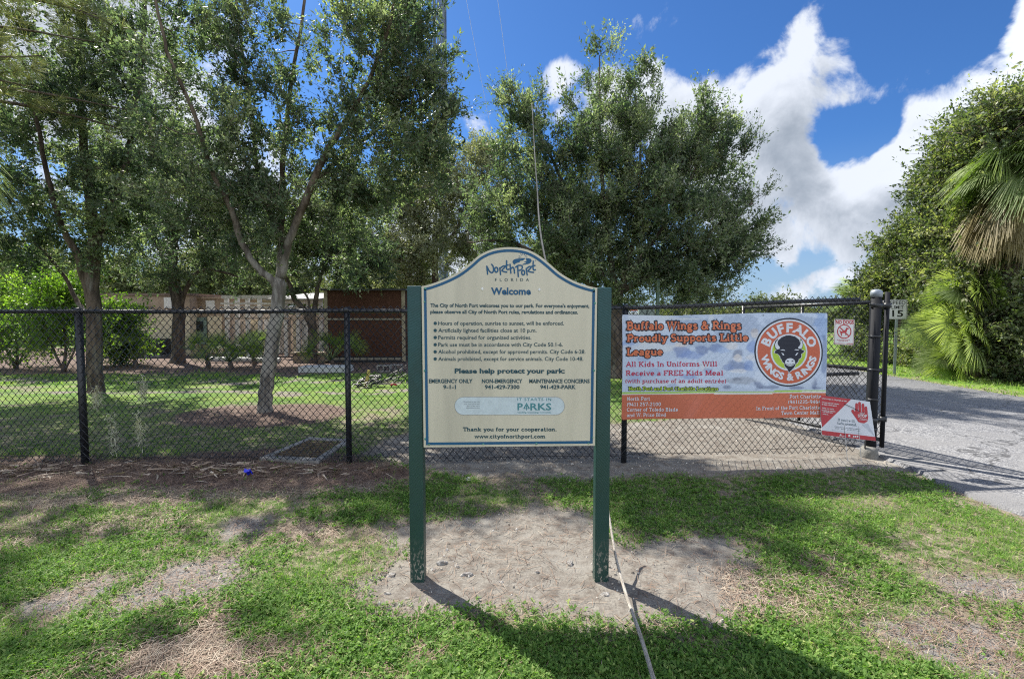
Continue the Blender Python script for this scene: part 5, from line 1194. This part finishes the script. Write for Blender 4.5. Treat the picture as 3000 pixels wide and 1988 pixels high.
# ================================================================== STICK, WIRES, STONES, SMALL THINGS
WOODG = mat('weathered_stalk', (.56, .52, .46), (.36, .32, .27), 6, .8, 0, .7, 30, .2, (30, 1.5, 30), (.4, .62), (.34, .27, .22))
pts = [P(1530, 1640, 1.92), P(1508, 1560, 2.12), P(1478, 1462, 2.42), P(1446, 1370, 2.80), P(1424, 1290, 3.08), P(1408, 1195, 3.40), P(1402, 1150, 3.52)]
for p in pts: p[2] = max(p[2], float(GH(p[0], p[1])) + .010)
mb = MB(); cp = catmull(pts, 5); mb.tube(cp, list(np.linspace(.0115, .007, len(cp))), 7); tag(mb.build('stalk', WOODG, None, True), 'long pale dried palm stalk leaning behind the right sign post', 'stick')
GUY = mat('guy_wire', (.40, .42, .44), (.30, .32, .34), 10, .5, .3); GUARD = mat('guy_guard', (.34, .32, .30), (.22, .21, .20), 8, .7, 0, .3)
twx, twy = -6.2, 40.0
w3 = None
gpts = [D(1392, 1160) - [0, 0, .05], P(1380, 1060, 4.6), P(1340, 890, 4.7), P(1258, 590, 4.85), P(1240, 420, 4.95), P(1229, 238, 5.05)]
mb = MB(); cp = catmull(gpts, 6); mb.tube(cp, list(np.interp(np.linspace(0, 1, len(cp)), [0, .5, 1], [.013, .0105, .0025])), 8); tag(mb.build('slender_pole', GUARD, None, True), 'tall slender pale pole bending up behind the arched sign top', 'pole')
for lab, za, an, sg in (('thin guy wire nearest the lattice mast', 39.0, D(1238, 800), 1.2), ('thin guy wire crossing the blue sky right of the lattice mast', 63.0, D(1262, 802), 1.6)):
    a = np.array([twx + .4, twy - .3, za]); mb = MB(); mb.tube([a + (an - a) * t_ - np.array([0, 0, sg * 4 * t_ * (1 - t_)]) for t_ in np.linspace(0, 1, 24)], .011, 6); o = mb.build('guy_wire', GUY, None, True); tag(o, lab, 'wire', 'guy wires of the mast')
STONE = mat('limestone', (.42, .40, .37), (.26, .24, .22), 25, .9, 0, .9, 60, .2)
def stone(cx, cy, r, lab, i):          # measured at 1.972 px per photo pixel
    p = D((1000 + cx / 1.972) / S, (1300 + cy / 1.972) / S); r *= .72; p[2] = float(GH(p[0], p[1])) + r * .02; mb = MB(); mb.rock(p, r, i, .62); tag(mb.build('stone', STONE, None, False, 0), lab, 'stone', 'stones in the sand below the sign')
for i, (cx, cy, r, lab) in enumerate([(285, 742, .036, 'white stone left of the left sign post base'), (585, 684, .048, 'flat grey stone behind the left sign post base'), (532, 718, .024, 'small stone touching the right side of the left post base'), (665, 700, .028, 'rounded grey stone in the dark scrape between the posts'),
                                    (722, 752, .045, 'broad low stone in the middle of the bare sand'), (920, 798, .022, 'small stone at the centre of the bare sand'), (1130, 742, .028, 'grey stone between the sand centre and the right post'), (1322, 684, .040, 'white cracked stone left of the right post'), (1524, 862, .034, 'round stone in front of the right post shadow'),
                                    (266, 850, .024, 'pale stone at the left rim of the bare sand'), (380, 878, .020, 'small stone below the left post base'), (800, 886, .018, 'white chip on the sunny sand'), (1185, 978, .016, 'dark pebble near the edge of the board shadow')]): stone(cx, cy, r, lab, i + 5)
BLUEP = mat('blue_plastic', (.02, .03, .62), (.015, .02, .45), 20, .35)
p = D(577, 1096); rg = np.random.default_rng(4); mb = MB()
for k_ in range(7):
    a = rg.uniform(0, 6.28); c = p + [rg.normal(0, .018), rg.normal(0, .018), .02 + rg.uniform(0, .02)]; u = np.array([math.cos(a), math.sin(a), rg.normal(0, .6)]) * .026; v = np.array([-math.sin(a), math.cos(a), rg.normal(0, .6)]) * .012; mb.add([c - u - v, c + u - v, c + u + v, c - u + v], [(0, 1, 2, 3)])
tag(mb.build('plastic_scrap', BLUEP), 'scrap of bright blue plastic in the mulch by the fence', 'litter')
# Spanish moss caught on the fence
MOSS = leaf_mat('spanish_moss', (.22, .22, .17), (.42, .42, .34), (.58, .57, .48), .2, .8, .1)
for i, (px, py, ln_, lab) in enumerate([(222, 918, .16, 'pale moss tuft hanging right of the leftmost visible post'), (262, 1000, .30, 'thin moss strand low on the fence right of the post'), (330, 900, .16, 'upper moss tuft in the middle of the left fence bay'), (322, 990, .26, 'longest moss tuft in the middle of the left fence bay')]):
    c = P(px, py, YF - .04); rg = np.random.default_rng(50 + i); n = 240; o = c + rg.normal(0, 1, (n, 3)) * [.025, .008, ln_ * .4]; d = nrmz(rg.normal(0, 1, (n, 3)) * [.8, .3, 1] + [0, 0, -.9]); Lm = rg.uniform(.03, .08, n)[:, None]; s = nrmz(np.cross(d, rg.normal(0, 1, (n, 3)))) * .0016
    tag(quads('moss_tuft', np.stack([o - s, o + s, o + d * Lm + s, o + d * Lm - s], 1), MOSS, None, rg.random(n)), lab, 'moss', 'moss tufts on the fence')

# drain grate in its concrete collar
CONC = mat('weathered_concrete', (.31, .30, .285), (.17, .165, .155), 5, .9, 0, .5, 40, .2, None, (.35, .7)); IRON = mat('rusted_iron', (.16, .12, .075), (.09, .065, .042), 14, .8, .2, .4)
q4 = [D((560 + x / 2.53) / S, (780 + y / 2.53) / S) for x, y in ((600, 1420), (930, 1440), (1130, 1312), (880, 1300))]; cc = np.mean(q4, 0)
drain = thing('drain_grate', 'rusty iron drain grate set in a concrete collar inside the fence', 'drain', cc); mb = MB(); qo = [cc + (p - cc) * 1.30 for p in q4]
for i in range(4):
    j = (i + 1) % 4; ring_ = [q4[i], q4[j], qo[j], qo[i]]; mb.add([p + [0, 0, .035] for p in ring_] + [p + [0, 0, -.1] for p in ring_], [(0, 1, 2, 3), (0, 4, 5, 1), (2, 6, 7, 3)])
mb.build('collar', CONC, drain); mb = MB(); mb.add([p + [0, 0, .006] for p in q4], [(0, 1, 2, 3)]); mb.build('pit_shade', flat('pit_shade_black', (.006, .006, .006)), drain)  # flat black sheet stands in for the shade below the bars
mb = MB()
for k_ in range(10):
    t_ = (k_ + .5) / 10; a = q4[0] + (q4[3] - q4[0]) * t_; b_ = q4[1] + (q4[2] - q4[1]) * t_; d = unit(b_ - a); mb.obox((a + b_) / 2 + [0, 0, .022], d, (-d[1], d[0], 0), (0, 0, 1), float(np.linalg.norm(b_ - a)) / 2, .012, .010)
for t_ in (.02, .34, .66, .98):
    a = q4[0] + (q4[1] - q4[0]) * t_; b_ = q4[3] + (q4[2] - q4[3]) * t_; d = unit(b_ - a); mb.obox((a + b_) / 2 + [0, 0, .020], d, (-d[1], d[0], 0), (0, 0, 1), float(np.linalg.norm(b_ - a)) / 2, .010, .009)
mb.build('bars', IRON, drain)
# concrete slab lying by the mulch bed, cable coil, blocks
a = D(688, 862); b_ = D(800, 862); mb = MB(); mb.obox(((a + b_) / 2) + [0, .35, .09], (1, 0, 0), (0, 1, 0), (0, 0, 1), float(b_[0] - a[0]) / 2, .32, .085); sl = mb.build('concrete_slab', mat('pale_concrete', (.50, .51, .50), (.40, .41, .41), 3, .8, 0, .2), None, False, .012); tag(sl, 'pale rectangular concrete slab lying at the mulch edge', 'slab')
CABLE = mat('black_cable', (.012, .012, .014), (.03, .03, .035), 20, .4); cc = D(862, 893); coil = thing('cable_coil', 'tangled coil of black cable lying on the lawn behind the fence', 'cable', cc); rg = np.random.default_rng(5); mb = MB(); lp_ = []
for k_ in range(260):
    a = k_ * .21; rr = .24 + .05 * math.sin(k_ * .37) + rg.normal(0, .008); lp_.append(cc + [-.14 + rr * math.cos(a) * 1.15, rr * math.sin(a) * .75 + .02 * math.sin(k_ * .1), .10 + .10 * math.sin(a + 1) + .07 * math.sin(k_ * .09)])
mb.tube(lp_, .010, 5); mb.build('loops', CABLE, coil, True); mb = MB()
for k_ in range(9):
    s0 = cc + [.08 + rg.normal(0, .08), rg.normal(0, .1), .12]; e0_ = cc + [.75 + rg.normal(0, .18), rg.normal(.1, .15), .12 + abs(rg.normal(0, .16))]; mb.tube(catmull([s0, s0 * .6 + e0_ * .4 + [0, 0, rg.normal(0, .06)], e0_ * .8 + s0 * .2 + [0, 0, rg.normal(0, .05)], e0_], 5), .008, 5)
mb.build('loose_ends', CABLE, coil, True); mb = MB(); mb.obox(cc + [-.12, -.05, .2], unit([.25, 0, 1]), (0, 1, 0), unit([1, 0, -.25]), .2, .012, .035); mb.build('yellow_strap', mat('yellow_strap', (.45, .36, .10), (.35, .27, .07), 20, .6), coil)
mb = MB(); mb.tube([cc + [.44, -.1, .05], cc + [.5, -.12, .08], cc + [.58, -.1, .05]], .022, 8); mb.build('red_plug', RED, coil, True)
for i, (px, py, lab) in enumerate([(886, 856, 'hollow concrete block lying left of its twin by the shed'), (913, 854, 'hollow concrete block lying nearest the sign post')]):
    c = D(px, py + 3); mb = MB(); mb.box(c[0] - .2, c[0] + .2, c[1], c[1] + .19, 0, .03); mb.box(c[0] - .2, c[0] + .2, c[1], c[1] + .19, .16, .19)
    for x in (-.2, -.015, .17): mb.box(c[0] + x, c[0] + x + .03, c[1] + .001, c[1] + .189, .03, .16)
    tag(mb.build('concrete_block', CONC), lab, 'concrete block', 'concrete blocks by the shed')

# ================================================================== BUILDINGS AND OTHER BACKGROUND
STUC = mat('tan_stucco', (.42, .32, .24), (.33, .25, .19), 3, .9, 0, .2, 40, .1); CREAMW = mat('cream_wall', (.72, .62, .45), (.62, .53, .38), 2, .8); TANW = mat('tan_board', (.60, .51, .43), (.48, .40, .34), 4, .8, 0, .2, 30, .2, (1, 1, .2)); WHITEP = mat('white_paint', (.76, .74, .71), (.64, .62, .59), 5, .7); DARKB = mat('dark_metal', (.018, .020, .023), (.035, .037, .04), 8, .5, .2); GRN = mat('faded_green_panel', (.22, .30, .26), (.17, .24, .21), 3, .6); GLASS = mat('dark_window', (.015, .02, .02), (.03, .035, .035), 2, .15)
YB = 20.5; bx = lambda px, Y=YB: P(px, 700, Y)[0]; bz = lambda py, Y=YB: P(1183, py, Y)[2]
bd = thing('tan_building', 'low tan building with a flat roof and cream lower wall', 'building', (bx(345), YB, 0)); x0, x1 = bx(225), bx(437); zr = bz(683)
mb = MB(); mb.box(x0, x1, YB, YB + 7, .0, bz(722)); mb.build('lower_wall', CREAMW, bd); mb = MB(); mb.box(x0 - .05, x1 + .05, YB - .05, YB + 7.05, bz(722), zr); mb.build('upper_wall', STUC, bd)
mb = MB(); mb.box(x0 - .12, x1 + .12, YB - .12, YB + 7.12, zr, zr + .10); mb.build('roof_edge', mat('roof_edge', (.20, .145, .115), (.14, .10, .08), 5, .9), bd)
for pa, pb, ya, yb_, nm, m_ in [(383, 411, 687, 712, 'vent_cover', WHITEP), (262, 345, 707, 718, 'awning', mat('pale_awning', (.50, .50, .42), (.38, .42, .33), 4, .7)), (294, 300, 722, 800, 'corner_board', WHITEP)]:
    mb = MB(); dpt = .35 if nm == 'awning' else .06; mb.box(bx(pa), bx(pb), YB - .05 - dpt, YB - .051, bz(yb_), bz(ya)); mb.build(nm, m_, bd)
for k_, (pa, pb, nm) in enumerate([(350, 378, 'air conditioner under the cream wall farther left'), (322, 348, 'leftmost air conditioner, in the deepest shade'), (381, 402, 'air conditioner beside the oak trunk')]):
    ac = thing('air_conditioner', 'dark ' + nm, 'air conditioner', (bx(pa), YB - .9, 0), 'air conditioners at the tan building'); mb = MB(); mb.box(bx(pa), bx(pb), YB - .9, YB - .25, .08, bz(781)); mb.build('casing', DARKB, ac, False, .02)
    mb = MB(); [mb.box(bx(pa) + .03, bx(pb) - .03, YB - .915, YB - .901, z, z + .012) for z in np.arange(.16, bz(785), .05)]; mb.build('grille', mat('grille_grey', (.07, .07, .075), None, 8, .5, .3), ac); mb = MB(); mb.box(bx(pa) - .04, bx(pb) + .04, YB - .94, YB - .2, -.05, .08); mb.build('pad', CONC, ac)
wing = thing('stucco_wing', 'brown stucco wing with a white door sized panel right of the tan building', 'building', (bx(470, 21), 21, 0)); YW = 21.0
mb = MB(); mb.box(bx(438, YW) + .1, bx(515, YW), YW, YW + 5, 0, bz(690, YW)); mb.build('wall', STUC, wing); mb = MB(); mb.box(bx(438, YW) + .1, bx(515, YW) + .08, YW - .08, YW + 5.08, bz(690, YW), bz(686, YW)); mb.build('roof_edge', STUC, wing)
mb = MB(); mb.box(bx(477, YW), bx(497, YW), YW - .05, YW - .001, bz(722, YW), bz(694, YW)); mb.build('white_panel', WHITEP, wing); mb = MB(); mb.box(bx(440, YW) + .1, bx(477, YW), YW - .06, YW - .001, bz(795, YW), bz(733, YW)); mb.build('green_panel', GRN, wing)
mb = MB(); mb.box(bx(446, YW) + .1, bx(470, YW), YW - .09, YW - .061, bz(765, YW), bz(742, YW)); mb.build('window', GLASS, wing); mb = MB(); mb.box(bx(480, YW), bx(512, YW), YW - .05, YW - .001, .05, bz(730, YW)); mb.build('cream_panel', CREAMW, wing)
YT = 20.0; shed = thing('open_shed', 'white framed open shed with plank panels between the buildings', 'shed', (bx(640, YT), YT, 0))
for px in (524, 548, 572, 600, 660, 688, 712, 741):
    mb = MB(); c = bx(px, YT); mb.box(c - .07, c + .07, YT - .06, YT + .06, 0, bz(684, YT) if px < 610 else bz(700, YT)); mb.build('column', WHITEP, shed)
for pa, pb, ya, yb_, yo in [(515, 655, 682, 690, 0), (515, 660, 699, 703, .1), (515, 660, 708, 711, .14), (640, 748, 690, 702, .05), (650, 748, 708, 713, .1), (650, 748, 719, 724, .15), (520, 748, 733, 737, .0)]:
    mb = MB(); mb.box(bx(pa, YT), bx(pb, YT), YT - .09 - yo, YT - .062 - yo, bz(yb_, YT), bz(ya, YT)); mb.build('beam', WHITEP if ya < 720 else TANW, shed)
mb = MB(); v0 = [(bx(630, YT), YT - .5, bz(694, YT)), (bx(750, YT), YT - .5, bz(694, YT)), (bx(750, YT), YT + 3.5, bz(672, YT)), (bx(630, YT), YT + 3.5, bz(672, YT))]; mb.add(v0 + [(x, y, z + .06) for x, y, z in v0], [(3, 2, 1, 0), (4, 5, 6, 7), (0, 1, 5, 4), (1, 2, 6, 5), (2, 3, 7, 6), (3, 0, 4, 7)]); mb.build('roof', mat('corrugated_roof', (.28, .27, .25), (.20, .19, .18), 3, .6), shed)
for i, (pa, pb) in enumerate([(532, 560), (562, 596), (604, 640), (642, 668), (672, 684), (690, 708), (716, 745)]):
    mb = MB(); mb.box(bx(pa, YT), bx(pb, YT), YT + .10 + .04 * (i % 3), YT + .13 + .04 * (i % 3), .1, bz(738, YT)); mb.build('panel', (TANW, CREAMW, WHITEP)[i % 3], shed)
mb = MB(); mb.box(bx(515, YT), bx(750, YT), YT + 1.5, YT + 1.6, 0, bz(726, YT)); mb.build('back_wall', TANW, shed)
YR = 17.3; RUST = mat('rust_brown_board', (.085, .040, .026), (.052, .026, .018), 30, .85, 0, .4, 90, .1, None, (.3, .7), (.105, .052, .034)); rs = thing('brown_shed', 'rust brown shed with pale corner boards and flat dark roof', 'shed', (bx(840, YR), YR, 0)); xa, xb, zt = bx(749, YR), bx(936, YR), bz(671, YR)
mb = MB(); mb.box(xa + .05, xb - .05, YR, YR + 2.6, .22, zt); mb.build('wall', RUST, rs)
for x in (xa, xb - .12): mb = MB(); mb.box(x, x + .12, YR - .03, YR - .002, .05, zt); mb.build('corner_board', mat('pale_timber', (.30, .26, .18), (.22, .19, .13), 6, .8), rs)
for ya, yb_ in ((735, 739), (826, 831)): mb = MB(); mb.box(xa + .121, xb - .121, YR - .028, YR - .003, bz(yb_, YR), bz(ya, YR)); mb.build('batten', mat('grey_timber', (.26, .24, .19), (.18, .17, .13), 6, .8), rs)
mb = MB(); mb.box(xa - .08, xb + .08, YR - .12, YR + 2.7, zt, zt + .06); mb.build('roof', DARKB, rs); mb = MB(); mb.box(xa + .1, xb - .1, YR + .05, YR + 2.5, 0, .22); mb.build('base', DARKB, rs)
side = thing('side_annex', 'narrow pale annex with a dark window behind the rust brown shed', 'shed', (bx(960, 19), 19, 0)); mb = MB(); mb.box(bx(938, 19) + .02, bx(1010, 19), 19, 21, 0, bz(690, 19)); mb.build('wall', TANW, side); mb = MB(); mb.box(bx(944, 19), bx(962, 19), 18.96, 18.999, bz(775, 19), bz(735, 19)); mb.build('window', GLASS, side)
pp_ = D(590, 838); mb = MB(); mb.tube([pp_ + [-1.6, .1, .12], pp_ + [.9, -.1, .10]], .09, 12); tag(mb.build('pipe', mat('grey_pipe', (.38, .38, .37), (.28, .28, .27), 6, .6)), 'grey pipe lying on the mulch before the white framed shed', 'pipe')
a = D(700, 838); mb = MB(); mb.box(a[0] - .35, a[0] + .75, a[1], a[1] + .5, 0, .30); mb.box(a[0] - .42, a[0] + .82, a[1] - .05, a[1] + .55, .30, .36); tag(mb.build('timber_box', mat('old_timber', (.17, .13, .09), (.25, .20, .14), 6, .85)), 'low timber planter box at the foot of the twin stemmed oak', 'planter')

# lattice mast with its cables
mast = thing('lattice_mast', 'tall grey lattice mast rising behind the trees', 'mast', (twx, twy, 0)); MAST_M = mat('mast_steel', (.09, .12, .16), (.15, .18, .22), 6, .4, .5); leg = [np.array([twx + 1.0 * math.cos(R(a)), twy + 1.0 * math.sin(R(a)), 0]) for a in (200, 340, 90)]
for l in leg: mb = MB(); mb.tube([l, l + [0, 0, 90]], .12, 8); mb.build('leg', MAST_M, mast, True)
mb = MB()
for k_ in range(60):
    z = k_ * 1.5
    for i in range(3):
        a, b_ = leg[i], leg[(i + 1) % 3]; mb.tube([a + [0, 0, z], b_ + [0, 0, z + 1.5]], .035, 5); mb.tube([a + [0, 0, z], b_ + [0, 0, z]], .03, 5)
mb.build('bracing', MAST_M, mast); mb = MB()
for k_ in range(7): mb.tube([(twx + .45 + k_ * .11, twy - .42, 0), (twx + .45 + k_ * .11, twy - .42, 90)], .045, 6)
mb.build('feeder_cables', mat('feeder_cable', (.05, .07, .11), (.14, .18, .25), 4, .35), mast)
# utility box, green pole, field light, pickup
YU = 24.0; ub = thing('utility_cabinet', 'grey green utility cabinet on a post behind the banner', 'cabinet', (bx(1495, YU), YU, 0)); UG = mat('utility_green', (.20, .25, .22), (.16, .20, .18), 4, .6)
for pa, pb in ((1477, 1494), (1496.5, 1513)): mb = MB(); mb.box(bx(pa, YU), bx(pb, YU), YU, YU + .3, bz(800, YU), bz(711, YU)); mb.build('door_panel', UG, ub, False, .01)
mb = MB(); mb.box(bx(1490, YU), bx(1500, YU), YU + .1, YU + .2, -.1, bz(800, YU)); mb.build('post', UG, ub)
YG = 12.6; c = P(1518, 800, YG); zt = P(1518, 645, YG)[2]; GP = mat('green_pole', (.05, .10, .065), (.09, .15, .10), 4, .5); gpz = thing('green_pole', 'square green metal pole standing behind the banner', 'pole', (c[0], YG, 0)); mb = MB(); mb.box(c[0] - .04, c[0] + .04, YG - .04, YG + .04, -.2, zt); mb.build('shaft', GP, gpz, False, .006); mb = MB(); mb.box(c[0] - .048, c[0] + .048, YG - .048, YG + .048, zt, zt + .015); mb.build('cap', DARKB, gpz)
YL = 120.0; c = P(1945, 700, YL); fl = thing('field_light', 'distant sports field light pole above the gate', 'light pole', (c[0], YL, 0)); zt = P(1945, 671, YL)[2]; mb = MB(); mb.tube([(c[0], YL, 0), (c[0], YL, zt)], .16, 8); mb.build('pole', MAST_M, fl, True)
for k_ in range(2):
    mb = MB(); mb.box(c[0] - 1.3, c[0] + 1.3, YL - .06, YL + .06, zt - .2 - k_ * .9, zt - .08 - k_ * .9); mb.build('crossarm', MAST_M, fl)
    for i in range(4): x = c[0] - 1.1 + i * .73; z = zt - .1 - k_ * .9; mb = MB(); mb.lathe((x, YL - .2, z - .05), [(.06, 0), (.26, .16), (.26, .28), (.1, .4)], 10); mb.build('lamp', MAST_M, fl, True)
YV = 26.0; vx = bx(1408, YV) ; trk = thing('pickup_truck', 'white and pale green pickup truck parked beyond the lawn', 'truck', (vx + 2.2, YV, 0)); TW_ = mat('truck_white', (.66, .68, .66), (.60, .62, .60), 2, .3); TG_ = mat('truck_green', (.42, .50, .40), (.38, .45, .36), 2, .35); TYRE = mat('tyre', (.015, .015, .016), None, 10, .8)
def prism(mb, prof, y0, y1):
    n = len(prof); mb.add([(x, y0, z) for x, z in prof] + [(x, y1, z) for x, z in prof], [tuple(range(n))[::-1], tuple(range(n, 2 * n))] + [(i, (i + 1) % n, n + (i + 1) % n, n + i) for i in range(n)]); return mb
mb = MB(); prism(mb, [(vx - .6, .42), (vx + 4.7, .42), (vx + 4.75, .95), (vx + 4.6, 1.08), (vx - .6, 1.08)], YV, YV + 1.85); mb.build('body', TG_, trk, False, .05)
mb = MB(); prism(mb, [(vx + .1, 1.08), (vx + 2.4, 1.08), (vx + 2.05, 1.78), (vx + .45, 1.80)], YV + .08, YV + 1.77); mb.build('cabin', TW_, trk, False, .06)
mb = MB(); prism(mb, [(vx + .55, 1.16), (vx + 2.1, 1.16), (vx + 1.88, 1.66), (vx + .62, 1.68)], YV + .065, YV + .079); mb.build('side_window', GLASS, trk)
mb = MB(); mb.box(vx - .1, vx + 1.6, YV + .3, YV + 1.5, 1.85, 1.97); mb.build('roof_rack', mat('orange_rack', (.65, .14, .04), (.5, .1, .03), 5, .5), trk, False, .02)
mb = MB(); mb.box(vx + .42, vx + .6, YV - .16, YV + .05, 1.2, 1.36); mb.build('wing_mirror', TW_, trk, False, .02)
for x in (vx + .05, vx + 3.7):
    for y in (YV + .0, YV + 1.65):
        mb = MB(); mb.tube([(x, y, .36), (x, y + .22, .36)], .36, 20); wh = mb.build('wheel', TYRE, trk, True); mb = MB(); mb.tube([(x, y - .012, .36), (x, y + .01, .36)], .2, 14); h_ = mb.build('hubcap', MAST_M, None); h_.parent = wh; h_.location = (0, 0, 0)
